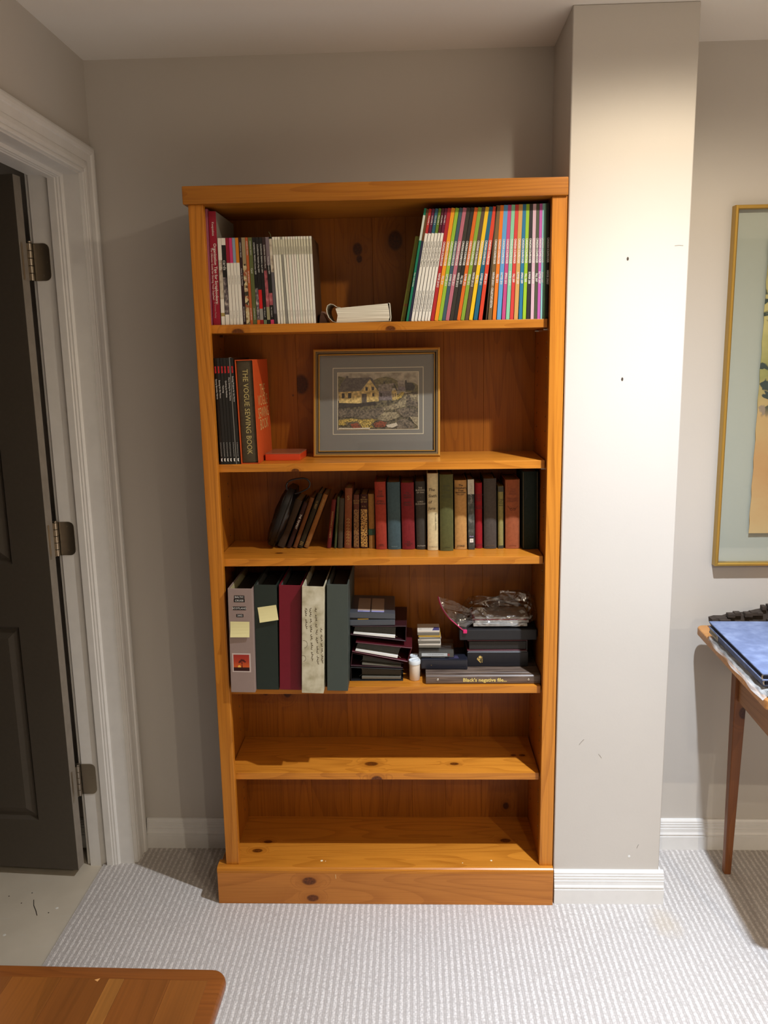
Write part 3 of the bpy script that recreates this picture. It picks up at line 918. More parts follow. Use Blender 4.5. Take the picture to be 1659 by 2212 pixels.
right = [((70, 56, 40), 'thin dark brown', ''), ((116, 92, 58), 'taupe', "WINTER 2010/11 - COLLECTOR'S EDITION"), ((226, 120, 32), 'bright orange', 'FALL 2010'), ((92, 156, 206), 'sky blue', 'SUMMER 2010'), ((190, 72, 128), 'magenta', 'SPRING 2010'),
         ((132, 196, 160), 'mint', 'WINTER 2009/10'), ((206, 62, 58), 'brick red', 'FALL 2009'), ((202, 156, 88), 'tan', 'SUMMER 2009'), ((38, 112, 152), 'ocean blue', 'SPRING 2009'), ((152, 190, 44), 'acid green', 'FALL 2008'),
         ((44, 38, 42), 'black', 'SUMMER 2008'), ((206, 172, 184), 'pale pink', 'WINTER 2008'), ((74, 78, 60), 'grey-olive', 'FALL 2007'), ((186, 92, 168), 'violet', 'SUMMER 2007'), ((140, 198, 196), 'aqua', 'SPRING 2007'),
         ((108, 166, 122), 'thin pale green', ''), ((36, 52, 42), 'thin dark green', ''), ((32, 26, 24), 'brown-black', 'WINTER 2006/07')]
allr = run + right
for i, (c, cn, season) in enumerate(allr):
    e = TR[8 + i]
    prev = allr[i - 1][1] if i else 'plum-headed'
    if i + 1 < len(allr):
        lb = '%s magazine between the %s and %s ones, top shelf' % (cn, prev, allr[i + 1][1])
    else:
        lb = '%s magazine against the right side of the bookcase, top shelf' % cn
    hh = HT if i < 13 else 0.2672 + (i - 13) * 0.00012
    o = magazine(lb, GR, e[0], YM, H1, e[2], hh, e[1], 0.205, [(0, 1, rgb(*[min(255, int(q * 1.0)) for q in c], .38))])
    if season:
        text(o, 'CANADIAN SCRAPBOOKER', 0.0070, (0, -0.0004, hh * 0.60), INK_W, bold=0.00012, sx=0.66)
        if len(season) > 20:
            text(o, season, 0.0068, (0, -0.0004, hh * 0.265), INK_W, bold=0.0001, sx=0.66)
        else:
            text(o, season, 0.0070, (0, -0.0004, hh * 0.365), INK_W, bold=0.0001, sx=0.66)

# ------------------------------------------------------------------ second shelf
SW = [[0.0427, 0.0379, 0.0076], [0.0508, 0.0458, 0.0084], [0.0585, 0.0543, 0.0078], [0.0663, 0.0622, 0.0079], [0.0752, 0.0705, 0.0093], [0.0850, 0.0802, 0.0094]]
titles = ['Sewing Specialty Fabrics', 'Sewing for the Home', 'Tailoring', 'Quilting by Machine', 'More Sewing for the Home', 'Sewing Projects for the Home']
where = ['leftmost of the six', 'second of the six from the left', 'third of the six from the left', 'fourth of the six from the left', 'fifth of the six, beside a pale line', 'last of the six, against the orange slipcase']
lam = mat('glossy_black_laminate', S(18, 17, 17), 0.22, spec=0.5)
for i, e in enumerate(SW):
    o = magazine('black sewing book with red lettering, %s' % where[i], 'black sewing books on the second shelf', e[0], 0.027, H2, e[2], 0.2672, e[1], 0.205, [(0, 1, lam)], name='sewing_book', cat='book')
    text(o, 'SINGER', 0.0052, (0, -0.0004, 0.238), rgb(206, 40, 44), bold=0.00025)
    text(o, titles[i], 0.0052, (0, -0.0004, 0.190), INK_W)
    text(o, 'Cy DeCosse Incorporated', 0.0034, (0, -0.0004, 0.038), rgb(190, 190, 185))
    b = B()
    b.add([(-0.0016, -0.0004, 0.008), (0.0018, -0.0004, 0.007), (0.0008, -0.0004, 0.011), (0.0020, -0.0004, 0.016), (-0.0006, -0.0004, 0.0145), (-0.0018, -0.0004, 0.0155)], [(0, 1, 2, 3, 4, 5)])
    b.build('publisher_mark', INK_W, o)
    if i == 4:
        B().box(e[2] / 2 - 0.0008, e[2] / 2 + 0.0004, -0.0005, 0.02, 0, 0.268).build('page_edge', GRY, o)

orange = mat('orange_slipcase', S(206, 84, 36), 0.55, spec=0.3, var=0.06, vscale=30)
sl = thing('slipcase', 'orange slipcase with cream lettering on its side, open towards the front', 'slipcase', (0.1141, 0.030, H2 + 0.0002), (0, math.atan2(-0.0037, 0.26), 0))
t0, tt, hh, dd = 0.0021, 0.0462, 0.2620, 0.2040
B().box(-tt / 2, -tt / 2 + t0, 0, dd, 0, hh).build('side_board', orange, sl)
rb = B().box(tt / 2 - t0, tt / 2, 0, dd, 0, hh).build('side_board', orange, sl)
B().box(-tt / 2 + t0, tt / 2 - t0, 0, dd, 0, t0).build('bottom_board', orange, sl)
B().box(-tt / 2 + t0, tt / 2 - t0, 0, dd, hh - t0, hh).build('top_board', orange, sl)
B().box(-tt / 2 + t0, tt / 2 - t0, dd - t0, dd, t0, hh - t0).build('rear_board', orange, sl)
M_r = Matrix(((0, 0, 1), (1, 0, 0), (0, 1, 0)))
cream = rgb(222, 178, 112, .5)
for k, (s, zz) in enumerate((('THE', 0.183), ('VOGUE', 0.155), ('SEWING', 0.123), ('BOOK', 0.093))):
    text(rb, s, 0.040, (tt / 2 + 0.0004, 0.105, zz), cream, M3=M_r, sx=1.05)
bk = hardcover('thick olive-brown book with a gold title, inside the orange slipcase', None, 0.1141 - 0.0001, 0.0335, H2 + t0 + 0.0008, 0.0408, 0.2565, 0.1141 - 0.0038, 0.19, cloth(78, 68, 50), round_=0.003)
text(bk, 'THE VOGUE SEWING BOOK', 0.0188, (0.0, -0.0004, 0.1280), mat('gold_print', S(196, 178, 112), 0.5), sx=0.90)

bx = thing('box', 'small flat orange box with a glossy brown lid, beside the framed painting', 'box', (0.189, 0.090, H2 + 0.0002), (0, 0, math.radians(-3)))
B().box(-0.0465, 0.0465, 0, 0.105, 0, 0.0175).build('tray', mat('orange_box_card', S(214, 72, 34), 0.3), bx, bevel=0.0012, seg=2)
B().box(-0.0468, 0.0468, -0.0003, 0.1055, 0.0165, 0.0192).build('lid', mat('brown_glossy_lid', S(150, 92, 66), 0.2), bx, bevel=0.0008)

# framed painting leaning against the back
fw, fh = 0.3410, 0.2895
an = math.atan2(0.052, fh)
pf = thing('framed_painting', 'small framed village painting with a grey mat, leaning on the second shelf', 'painting', (0.4325, 0.147, H2 + 0.0003), (-an, 0, math.radians(-3.2)))
gold = mat('antique_gold', S(198, 152, 72), 0.35, metal=0.5)
dark_f = mat('dark_pewter', S(74, 66, 52), 0.4, metal=0.5)
silver_f = mat('silver_gilt', S(150, 138, 112), 0.35, metal=0.6)
fprof = [(0.0, 0.012), (0.0, -0.004), (0.0015, -0.0065), (0.0045, -0.0072), (0.0065, -0.0050), (0.0072, -0.0036), (0.0096, -0.0048), (0.0110, -0.0030), (0.0128, -0.0016), (0.0142, -0.0030), (0.0156, -0.0030), (0.0166, -0.0008), (0.0166, 0.012)]
fm = [0, 0, 0, 0, 2, 2, 2, 1, 1, 0, 0, 0, 0]


def frame_rail(parent, Wd, Hd, prof, mats, mi, name='frame_rail'):
    cs = [(-Wd / 2, 0), (Wd / 2, 0), (Wd / 2, Hd), (-Wd / 2, Hd)]
    ins = [(1, 1), (-1, 1), (-1, -1), (1, -1)]
    for k in range(4):
        b = B()
        n = len(prof)
        vs = []
        for c in (k, (k + 1) % 4):
            for (u, d) in prof:
                vs.append((cs[c][0] + ins[c][0] * u, d, cs[c][1] + ins[c][1] * u))
        for i in range(n):
            j = (i + 1) % n
            b.add([vs[i], vs[j], vs[n + j], vs[n + i]], [(0, 1, 2, 3)], mi[i])
        b.build(name, mats, parent)


frame_rail(pf, fw, fh, fprof, [gold, dark_f, silver_f], fm)
matm = mat('grey_mat_board', S(122, 121, 115), 0.85)
fx, fz0, fz1 = fw / 2 - 0.0155, 0.0155, fh - 0.0155
B().box(-fx, fx, 0.004, 0.0065, fz0, fz1).build('mat_board', matm, pf)
cream_l = rgb(222, 214, 186, .7)


def rect_ring(b, x0, x1, z0, z1, wd, y0, y1):
    b.box(x0, x1, y0, y1, z0, z0 + wd)
    b.box(x0, x1, y0, y1, z1 - wd, z1)
    b.box(x0, x0 + wd, y0, y1, z0 + wd, z1 - wd)
    b.box(x1 - wd, x1, y0, y1, z0 + wd, z1 - wd)
    return b


cxs = 0.4325


def pm_(p):
    """picture plane: crop pixels of the print to frame space"""
    return (-0.1185 + (p[0] - 277) / (1305 - 277) * 0.2445, 0.2395 - (p[1] - 330) / (1060 - 330) * 0.1795)


x0_, z1_ = pm_((277, 330))
x1_, z0_ = pm_((1305, 1060))
rect_ring(B(), x0_, x1_, z0_, z1_, 0.0016, 0.0034, 0.0042).build('mat_line', cream_l, pf)
xa, za = pm_((328, 380))
xb, zb_ = pm_((1253, 1010))
rect_ring(B(), xa, xb, zb_, za, 0.0018, 0.0034, 0.0042).build('mat_line', cream_l, pf)


def art(nm, c1, c2, sc=60.0, rough=0.8):
    sc = sc * 3.2
    c1, c2 = tuple(max(0, int(c * 0.92)) for c in c1), tuple(min(255, int(c * 1.14)) for c in c2)
    if nm in MATS:
        return MATS[nm]
    m = bpy.data.materials.new(nm)
    t = NT(m)
    nz = t.n('TexNoise', None, Vector=t.obj(), Scale=sc, Detail=4.0)
    t.set(t.b, 'Base_Color', t.ramp(nz.outputs[0], [(0.35, S(*c1)), (0.65, S(*c2))]))
    t.set(t.b, 'Roughness', rough)
    MATS[nm] = m
    return m


A_sky = art('art_sky', (150, 142, 122), (168, 160, 140), 20)
A_hill = art('art_hill', (88, 84, 52), (112, 104, 68), 60)
A_roof = art('art_roof', (76, 68, 62), (94, 86, 76), 60)
A_roof2 = art('art_roof_light', (112, 104, 96), (140, 132, 120), 60)
A_yel = art('art_yellow_wall', (176, 150, 88), (206, 182, 116), 50)
A_grey = art('art_grey_wall', (98, 90, 92), (122, 114, 116), 60)
A_dark = art('art_dark', (34, 30, 26), (52, 46, 40), 60)
A_rock = art('art_rock', (66, 60, 52), (112, 102, 86), 70)
A_rock2 = art('art_rock_light', (110, 102, 82), (150, 140, 112), 70)
A_mud = art('art_ground', (40, 38, 30), (104, 96, 72), 60)
A_ylw = art('art_yellow_flowers', (66, 62, 34), (196, 170, 84), 120)
A_red = art('art_red_flowers', (64, 52, 34), (146, 70, 44), 120)
A_wht = art('art_white_foam', (170, 162, 142), (205, 198, 178), 200)
polys = [
    (A_sky, [(338, 390), (1245, 390), (1245, 700), (338, 700)]),
    (A_hill, [(338, 420), (430, 440), (560, 560), (338, 600)]),
    (A_hill, [(740, 470), (800, 445), (880, 433), (950, 448), (1010, 478), (1060, 560), (720, 560)]),
    (A_hill, [(1130, 500), (1190, 500), (1245, 530), (1245, 620), (1100, 600)]),
    (A_roof2, [(1010, 480), (1085, 480), (1100, 550), (1020, 545)]),
    (A_grey, [(1020, 540), (1100, 548), (1100, 590), (1015, 590)]),
    (A_dark, [(1095, 515), (1100, 478), (1112, 470), (1120, 500), (1190, 510), (1210, 548), (1190, 590), (1105, 585)]),
    (A_mud, [(338, 690), (1245, 600), (1245, 1003), (338, 1003)]),
    (A_grey, [(790, 590), (950, 588), (950, 690), (790, 690)]),
    (A_yel, [(945, 590), (1000, 575), (1010, 680), (955, 695)]),
    (A_roof2, [(800, 520), (975, 505), (945, 585), (785, 592)]),
    (A_dark, [(975, 503), (1015, 590), (1000, 590), (968, 520), (945, 590), (938, 590)]),
    (A_dark, [(855, 488), (875, 486), (875, 512), (855, 514)]),
    (A_yel, [(340, 590), (600, 585), (705, 450), (800, 575), (800, 700), (560, 722), (350, 712)]),
    (A_roof, [(345, 585), (375, 500), (420, 445), (705, 438), (735, 470), (705, 455), (590, 585), (345, 596)]),
    (A_roof, [(705, 438), (730, 455), (805, 590), (790, 585), (700, 455)]),
    (A_roof, [(428, 420), (456, 420), (456, 450), (428, 452)]),
    (A_dark, [(380, 608), (412, 608), (412, 664), (380, 664)]),
    (A_dark, [(452, 606), (488, 606), (488, 664), (452, 664)]),
    (A_dark, [(650, 544), (676, 544), (676, 584), (650, 584)]),
    (A_dark, [(720, 542), (748, 542), (748, 580), (720, 580)]),
    (A_dark, [(728, 612), (748, 612), (748, 648), (728, 648)]),
    (A_roof, [(608, 616), (664, 616), (664, 718), (608, 720)]),
    (A_dark, [(816, 610), (840, 610), (840, 650), (816, 650)]),
    (A_dark, [(958, 620), (968, 618), (968, 660), (958, 662)]),
    (A_dark, [(982, 616), (992, 614), (992, 650), (982, 652)]),
    (A_rock2, [(850, 770), (1000, 725), (1120, 630), (1100, 760), (960, 790), (860, 800)]),
    (A_rock, [(1120, 630), (1245, 620), (1245, 760), (1110, 750)]),
    (A_rock2, [(1140, 625), (1245, 628), (1245, 705), (1185, 705)]),
    (A_ylw, [(1010, 640), (1060, 600), (1095, 605), (1060, 660), (1010, 690)]),
    (A_dark, [(345, 715), (560, 722), (760, 700), (780, 740), (560, 760), (345, 770)]),
    (A_rock, [(560, 850), (690, 790), (850, 765), (860, 830), (760, 890), (600, 890)]),
    (A_rock2, [(790, 870), (860, 820), (1000, 820), (1040, 870), (900, 920), (800, 905)]),
    (A_rock, [(345, 780), (560, 790), (690, 800), (560, 860), (345, 880)]),
    (A_rock, [(1000, 800), (1100, 770), (1245, 800), (1245, 870), (1080, 880)]),
    (A_rock, [(990, 960), (1020, 905), (1110, 895), (1190, 950), (1200, 1000), (1000, 1000)]),
    (A_rock2, [(1150, 870), (1245, 880), (1245, 980), (1190, 930)]),
    (A_ylw, [(345, 900), (480, 885), (600, 900), (720, 890), (780, 900), (700, 960), (520, 960), (345, 960)]),
    (A_mud, [(420, 930), (560, 915), (600, 960), (460, 990)]),
    (A_red, [(740, 940), (820, 915), (890, 930), (870, 980), (760, 985)]),
    (A_red, [(480, 945), (560, 930), (600, 985), (500, 995)]),
    (A_ylw, [(600, 960), (700, 940), (740, 985), (620, 1000)]),
    (A_wht, [(885, 960), (960, 945), (1000, 935), (1015, 965), (960, 990), (900, 985)]),
    (A_wht, [(345, 985), (520, 990), (700, 985), (700, 1003), (345, 1003)]),
]
flat_art('print', polys, pf, pm_, 0.0033, 0.00004)


def glass_mat(name, tint=(1, 1, 1, 1), refl=1.0):
    if name in MATS:
        return MATS[name]
    m = bpy.data.materials.new(name)
    t = NT(m)
    t.t.nodes.remove(t.b)
    lwf = t.n('LayerWeight', None, Blend=0.5)
    fr = t.math('ADD', t.math('MULTIPLY', t.math('POWER', lwf.outputs[1], 5.0), 0.9), 0.04)
    tr = t.n('BsdfTransparent', None, Color=tint)
    gl = t.n('BsdfGlossy', None, Roughness=0.03)
    mx = t.n('MixShader', None, _0=t.math('MULTIPLY', fr, refl, clamp=True), _1=tr.outputs[0], _2=gl.outputs[0])
    t.t.links.new(mx.outputs[0], t.out.inputs[0])
    MATS[name] = m
    return m


B().box(-fx, fx, 0.0004, 0.0010, fz0, fz1).build('glass_pane', glass_mat('picture_glass'), pf)
B().box(-fw / 2 + 0.002, fw / 2 - 0.002, 0.0070, 0.0110, 0.002, fh - 0.002).build('backing_board', rgb(120, 95, 65, .8), pf)

# ------------------------------------------------------------------ third shelf
G3 = 'old cloth-bound books on the third shelf'
blackpouch = mat('black_leather', S(12, 12, 14), 0.38, spec=0.5, var=0.3, vscale=60, bump=0.2)
pou = thing('pouch', 'black leather zip pouch with a wrist loop leaning on small brown books', 'pouch', (0.1385, 0.108, H3 + 0.0065), (0, math.radians(22), 0))
b = B()
rings = []
for k in range(13):
    u = k / 12.0
    wz = 0.002 + u * 0.170
    f = math.sin(math.pi * min(max(u * 0.94 + 0.03, 0), 1)) ** 0.32
    hw = 0.0220 * f * (1.0 + 0.06 * math.sin(3 * u))
    hd = 0.068 * (math.sin(math.pi * (0.06 + 0.88 * u)) ** 0.3)
    ring = []
    for j in range(20):
        a_ = 2 * math.pi * j / 20
        cx_, sy_ = math.cos(a_), math.sin(a_)
        px = hw * math.copysign(abs(cx_) ** 0.55, cx_)
        py = hd * math.copysign(abs(sy_) ** 0.55, sy_)
        px += 0.0022 * math.sin(9 * u + 2 * j)
        ring.append((px, 0.07 + py, wz))
    rings.append(ring)
b.loft(rings)
b.build('body', blackpouch, pou, smooth=True)
for sx_ in (-0.007, 0.008):
    pts = [(sx_, 0.07 - 0.0675 * (math.sin(math.pi * (0.06 + 0.88 * u)) ** 0.3) - 0.0006, 0.002 + u * 0.170) for u in [i / 14 for i in range(15)]]
    B().tube(pts, 0.0016, 6).build('piping', blackpouch, pou, smooth=True)
pts = [(-0.010, 0.018, 0.166), (-0.016, 0.016, 0.178), (-0.012, 0.014, 0.192), (0.006, 0.013, 0.206), (0.026, 0.013, 0.214), (0.040, 0.014, 0.208), (0.042, 0.016, 0.194), (0.030, 0.018, 0.178), (0.013, 0.020, 0.164)]


def smooth_path(P_, n=5):
    out = []
    for i in range(len(P_) - 1):
        p0, p1, p2, p3 = (Vector(P_[max(i - 1, 0)]), Vector(P_[i]), Vector(P_[i + 1]), Vector(P_[min(i + 2, len(P_) - 1)]))
        for k in range(n):
            t = k / n
            out.append(0.5 * ((2 * p1) + (p2 - p0) * t + (2 * p0 - 5 * p1 + 4 * p2 - p3) * t * t + (3 * p1 - p0 - 3 * p2 + p3) * t ** 3))
    out.append(Vector(P_[-1]))
    return out


B().tube(smooth_path(pts), 0.0022, 8).build('wrist_loop', blackpouch, pou, smooth=True)

gilt_pat = mat('gilt_arabesque', S(120, 88, 40), 0.5)
t_ = NT(gilt_pat)
v_ = t_.n('TexVoronoi', {'feature': 'DISTANCE_TO_EDGE'}, Vector=t_.obj(), Scale=210.0)
t_.set(t_.b, 'Base_Color', t_.ramp(v_.outputs[0], [(0.08, S(188, 146, 76)), (0.20, S(60, 26, 18))]))
gilt_pat2 = mat('gilt_arabesque_faded', S(120, 88, 40), 0.6)
t_ = NT(gilt_pat2)
v_ = t_.n('TexVoronoi', {'feature': 'DISTANCE_TO_EDGE'}, Vector=t_.obj(), Scale=190.0)
t_.set(t_.b, 'Base_Color', t_.ramp(v_.outputs[0], [(0.08, S(134, 98, 54)), (0.22, S(78, 48, 32))]))
M_ = cloth
A3 = [
    # x, y, xt, t, H, material, label
    (0.1652, 0.1392, 0.2252, 0.0205, 0.1420, M_(58, 42, 28), 'worn dark brown book leaning right, next to the black pouch'),
    (0.1873, 0.1383, 0.2426, 0.0122, 0.1345, M_(50, 26, 20), 'thin dark maroon book leaning right with a white title'),
    (0.2046, 0.1376, 0.2607, 0.0118, 0.1480, M_(104, 62, 30), 'thin brown book leaning right, third of the leaning five'),
    (0.2187, 0.1370, 0.2838, 0.0132, 0.1610, M_(46, 38, 22), 'dark olive book leaning right with gilt marks at its head'),
    (0.2350, 0.1364, 0.2986, 0.0132, 0.1580, M_(134, 88, 42), 'tan book leaning right, rightmost of the leaning five, its cover showing'),
    (0.2977, 0.1339, 0.3165, 0.0120, 0.1354, M_(98, 30, 26), 'small red book with a gilt title leaning slightly, past the dark gap'),
    (0.3154, 0.1331, 0.3284, 0.0069, 0.1432, M_(68, 74, 44), 'very thin green book between the small red and grey-brown ones'),
    (0.3288, 0.1326, 0.3373, 0.0143, 0.1386, M_(66, 58, 46), 'plain grey-brown book between thin green and terracotta ones'),
    (0.3500, 0.1317, 0.3565, 0.0203, 0.1661, M_(124, 70, 42), 'terracotta book with gilt ornament down its spine'),
    (0.3737, 0.1308, 0.3769, 0.0162, 0.1478, M_(92, 52, 38), 'faded patterned book with gilt arabesque spine, left one of the pair'),
    (0.3950, 0.1299, 0.3973, 0.0206, 0.1488, M_(58, 26, 22), 'dark maroon book with bright gilt arabesque spine and title label'),
    (0.4164, 0.1291, 0.4167, 0.0174, 0.1498, M_(146, 104, 52), 'tan book with a green label low on its spine'),
]
OB = []
for (x, y, xt, t, H, m, lb) in A3:
    OB.append(hardcover(lb, G3, x, y, H3, t, H, xt, 0.108, m, round_=0.0025))
giltd = mat('dull_gilt', S(160, 128, 70), 0.5)
text(OB[1], 'THE TEMPEST', 0.0072, (0, -0.0004, 0.078), INK_W)
text(OB[3], '12 BEST', 0.0072, (0, -0.0004, 0.128), giltd)
text(OB[4], 'JOURNEY', 0.0072, (0, -0.0004, 0.128), giltd)
text(OB[5], "SHAKESPEARE'S SONNETS", 0.0064, (0, -0.0004, 0.066), giltd)
for k in range(3):
    for ob, tt_ in ((OB[3], 0.011), (OB[4], 0.011)):
        B().box(-tt_ / 2 + 0.001, tt_ / 2 - 0.001, -0.0004, 0.0004, 0.008 + k * 0.004, 0.0092 + k * 0.004).build('gilt_band', giltd, ob)
o = OB[8]
for k in range(9):
    zc = 0.012 + k * 0.0085
    B().prism([(0.0, zc - 0.0035), (0.0048, zc), (0.0, zc + 0.0035), (-0.0048, zc), (0.0, zc - 0.0022), (-0.0030, zc), (0.0, zc + 0.0022), (0.0030, zc), (0.0, zc - 0.0022)], 'y', -0.0005, 0.0002).build('gilt_ornament', giltd, o)
text(o, 'S', 0.016, (0, -0.0005, 0.139), giltd, mode='flat')
for o, gm, hw, tl in ((OB[9], gilt_pat2, 0.0066, 'VICTOR\nHUGO'), (OB[10], gilt_pat, 0.0088, 'THE\nHISTORY\nOF WIT\n.\nH. G.')):
    B().box(-hw, hw, -0.0006, 0.0012, 0.004, 0.108).build('gilt_panel', gm, o)
    text(o, tl, 0.0062, (0, -0.0006, 0.128), giltd, mode='flat', sx=0.8)
B().box(-0.0086, 0.0086, -0.0008, 0.0012, 0.037, 0.054).build('green_label', rgb(24, 52, 34), OB[11])

B3 = [
    (0.4427, 0.1144, 0.4417, 0.0306, 0.1847, M_(148, 54, 38), 'brick red book with dark lettering, leftmost of the taller books', 'THE\nOLD\nPEPPER\n.\nJAMES J\nHOPKINS', 0.0066, INK_K, 0.142),
    (0.4780, 0.1130, 0.4774, 0.0360, 0.1836, M_(64, 84, 90), 'plain blue-grey cloth book between the brick red and crimson ones', '', 0, None, 0),
    (0.5161, 0.1115, 0.5142, 0.0360, 0.1819, M_(118, 32, 36), 'crimson book with faint dark lettering between blue-grey and charcoal ones', 'The\nPROUD\nSHERIFF\n\nJEFFERY\nFARNOL', 0.0066, INK_K, 0.138),
    (0.5505, 0.1101, 0.5482, 0.0270, 0.1855, M_(58, 54, 48), 'charcoal book with pale lettering beside the cream one', 'THE\nBLESSING\nOF PAN\n\n.\n\nLORD\nDUNSANY', 0.0062, rgb(180, 172, 155), 0.146),
    (0.5812, 0.0988, 0.5815, 0.0305, 0.2079, M_(206, 190, 148), 'tall cream book with an italic title', '', 0, None, 0),
    (0.6179, 0.0911, 0.6168, 0.0370, 0.2057, M_(84, 84, 46), 'tall olive green cloth book next to the cream one', 'SWORD\nOF\nCHANGE\n\nHENRY C\nBRANSON', 0.0060, rgb(70, 72, 42), 0.160),
    (0.6563, 0.1059, 0.6550, 0.0340, 0.1877, M_(184, 138, 80), 'ochre book with a dark title and a rule across its spine', '', 0, None, 0),
    (0.6846, 0.1048, 0.6817, 0.0180, 0.1905, M_(62, 62, 58), 'narrow marbled grey paperback with a white head and small square sticker', '', 0, None, 0),
    (0.7051, 0.1166, 0.7030, 0.0200, 0.1782, M_(146, 24, 32), 'bright red narrow book beside the marbled paperback', 'THE HOUSE\nOF THE\nSEVEN\nFLIES\n\n\nVICTOR\nCANNING', 0.0052, INK_K, 0.128),
    (0.7354, 0.1116, 0.7330, 0.0350, 0.1903, M_(74, 66, 60), 'dark grey-brown book with a ribbon marker at its head', '', 0, None, 0),
    (0.7636, 0.1142, 0.7617, 0.0152, 0.1691, M_(142, 134, 82), 'thin olive-yellow book with small dark labels', '', 0, None, 0),
    (0.7946, 0.1092, 0.7921, 0.0400, 0.1870, M_(150, 82, 50), 'thick rust-coloured book with a scroll ornament on its spine', 'THE\nFORT\nAMITIES\n\nMARGARET\nMEREDITH', 0.0064, rgb(124, 62, 36), 0.145),
    (0.8407, 0.1010, 0.8374, 0.0440, 0.2095, M_(28, 40, 34), 'tall very dark green book against the right side, third shelf', '', 0, None, 0),
]
OC = []
for (x, y, xt, t, H, m, lb, tx, sz, ink, zt) in B3:
    o = hardcover(lb, G3, x, y, H3, t, H, xt, 0.125, m, round_=0.0042)
    OC.append(o)
    if tx:
        text(o, tx, sz, (0, -0.0008, zt), ink, mode='flat', sx=0.92)
text(OC[0], 'CASSELL\nAND CO', 0.0040, (0, -0.0008, 0.012), INK_K, mode='flat')
text(OC[1], 'MUSSON', 0.0040, (0, -0.0008, 0.008), rgb(120, 140, 142), mode='flat')
text(OC[2], 'THE\nRYERSON\nPRESS', 0.0050, (0, -0.0008, 0.016), INK_K, mode='flat')
text(OC[3], 'PUTNAM', 0.0052, (0, -0.0008, 0.010), rgb(180, 172, 155), mode='flat')
for k, s in enumerate(('The', 'Sixth', 'of', 'June')):
    text(OC[4], s, 0.0112, (-0.0125, -0.0016, 0.164 - k * 0.0165), INK_K, mode='flat', shear=0.22, align='LEFT')
text(OC[4], 'BY LIONEL SHAPIRO', 0.0052, (0.0075, -0.0012, 0.078), INK_K)
text(OC[4], 'DOUBLEDAY', 0.0042, (0, -0.0008, 0.010), rgb(110, 98, 70), mode='flat')
text(OC[5], 'SCRIBNER', 0.0042, (0, -0.0008, 0.010), rgb(70, 72, 42), mode='flat')
for k, s in enumerate(('The', 'Chinaberry', 'Tree')):
    text(OC[6], s, 0.0074, (0, -0.0012, 0.174 - k * 0.0072), INK_K, mode='flat', shear=0.15, bold=0.0001)
B().box(-0.0135, 0.0135, -0.0008, 0.0016, 0.1535, 0.1546).build('rule', INK_K, OC[6])
text(OC[6], 'FAUSET', 0.0056, (0, -0.0010, 0.149), INK_K, mode='flat')
text(OC[6], 'STOKES', 0.0058, (0, -0.0010, 0.010), INK_K, mode='flat', bold=0.0001)
lw = OC[7]
marb = mat('marbled_grey', S(70, 70, 66), 0.45)
t_ = NT(marb)
v_ = t_.n('TexNoise', None, Vector=t_.obj(), Scale=45.0, Detail=5.0)
t_.set(t_.b, 'Base_Color', t_.ramp(v_.outputs[0], [(0.35, S(28, 32, 30)), (0.55, S(76, 78, 72)), (0.75, S(150, 148, 140))]))
B().box(-0.0083, 0.0083, -0.0006, 0.0044, 0.0005, 0.150).build('marbled_spine', marb, lw)
B().box(-0.0083, 0.0083, -0.0006, 0.0044, 0.150, 0.1895).build('white_head', rgb(196, 190, 172, .5), lw)
text(lw, 'LITTLE WOMEN', 0.0088, (0.0, -0.0009, 0.152), rgb(150, 146, 138), sx=0.86)
text(lw, 'Alcott', 0.0056, (0.0, -0.0009, 0.036), rgb(190, 170, 220), mode='flat', sx=0.8)
B().box(-0.0048, 0.0048, -0.0010, -0.0006, 0.0195, 0.0300).build('sticker', rgb(232, 230, 222), lw)
text(lw, 'LI', 0.0060, (0, -0.0012, 0.0248), INK_K, mode='flat')
text(OC[8], 'THE MUSSON\nBOOK CO', 0.0036, (0, -0.0008, 0.009), INK_K, mode='flat')
B().tube([(0.006, 0.04, 0.187), (0.0075, 0.03, 0.193), (0.0082, 0.02, 0.1965), (0.0066, 0.01, 0.193), (0.0070, 0.004, 0.188)], 0.0006, 5).build('ribbon_marker', rgb(120, 100, 60), OC[9])
text(OC[9], 'DODD MEAD', 0.0040, (0, -0.0008, 0.009), rgb(110, 84, 60), mode='flat')
oy = OC[10]
B().box(-0.0070, 0.0070, -0.0003, 0.0014, 0.154, 0.1685).build('dark_band', rgb(60, 58, 44), oy)
text(oy, 'A TALE\nOF\nTWO', 0.0046, (0, -0.0006, 0.128), INK_K, mode='flat')
B().box(-0.0055, 0.0055, -0.0005, 0.0012, 0.1165, 0.1173).build('rule', INK_K, oy)
B().box(-0.0070, 0.0070, -0.0004, 0.0014, 0.0, 0.008).build('dark_band', rgb(60, 58, 44), oy)
b = B()
for sgn in (-1, 1):
    b.tube([(sgn * (0.001 + 0.0145 * u), -0.0007 + 0.004 * u ** 2.4, 0.112 - 0.0045 * math.sin(u * math.pi * 1.6)) for u in [i / 12 for i in range(13)]], 0.0005, 5)
    b.tube([(sgn * (0.004 + 0.0035 * math.cos(a * 0.6)), -0.0006, 0.107 + 0.0030 * math.sin(a * 0.6)) for a in range(11)], 0.0004, 5)
b.build('scroll_ornament', rgb(110, 54, 32), OC[11])
text(OC[11], 'MUSSON', 0.0046, (0, -0.0008, 0.009), rgb(124, 62, 36), mode='flat')
b = B()
for k in range(5):
    b.tube([(-0.014 + 0.0007 * k, -0.0004, 0.165 - 0.004 * k), (-0.010, -0.0006, 0.155 - 0.003 * k), (-0.014, -0.0004, 0.145 - 0.003 * k)], 0.0004, 4)
b.build('blind_ornament', rgb(18, 28, 24), OC[12])

# ------------------------------------------------------------------ fourth shelf: ring binders
G4 = 'ring binders standing on the fourth shelf'


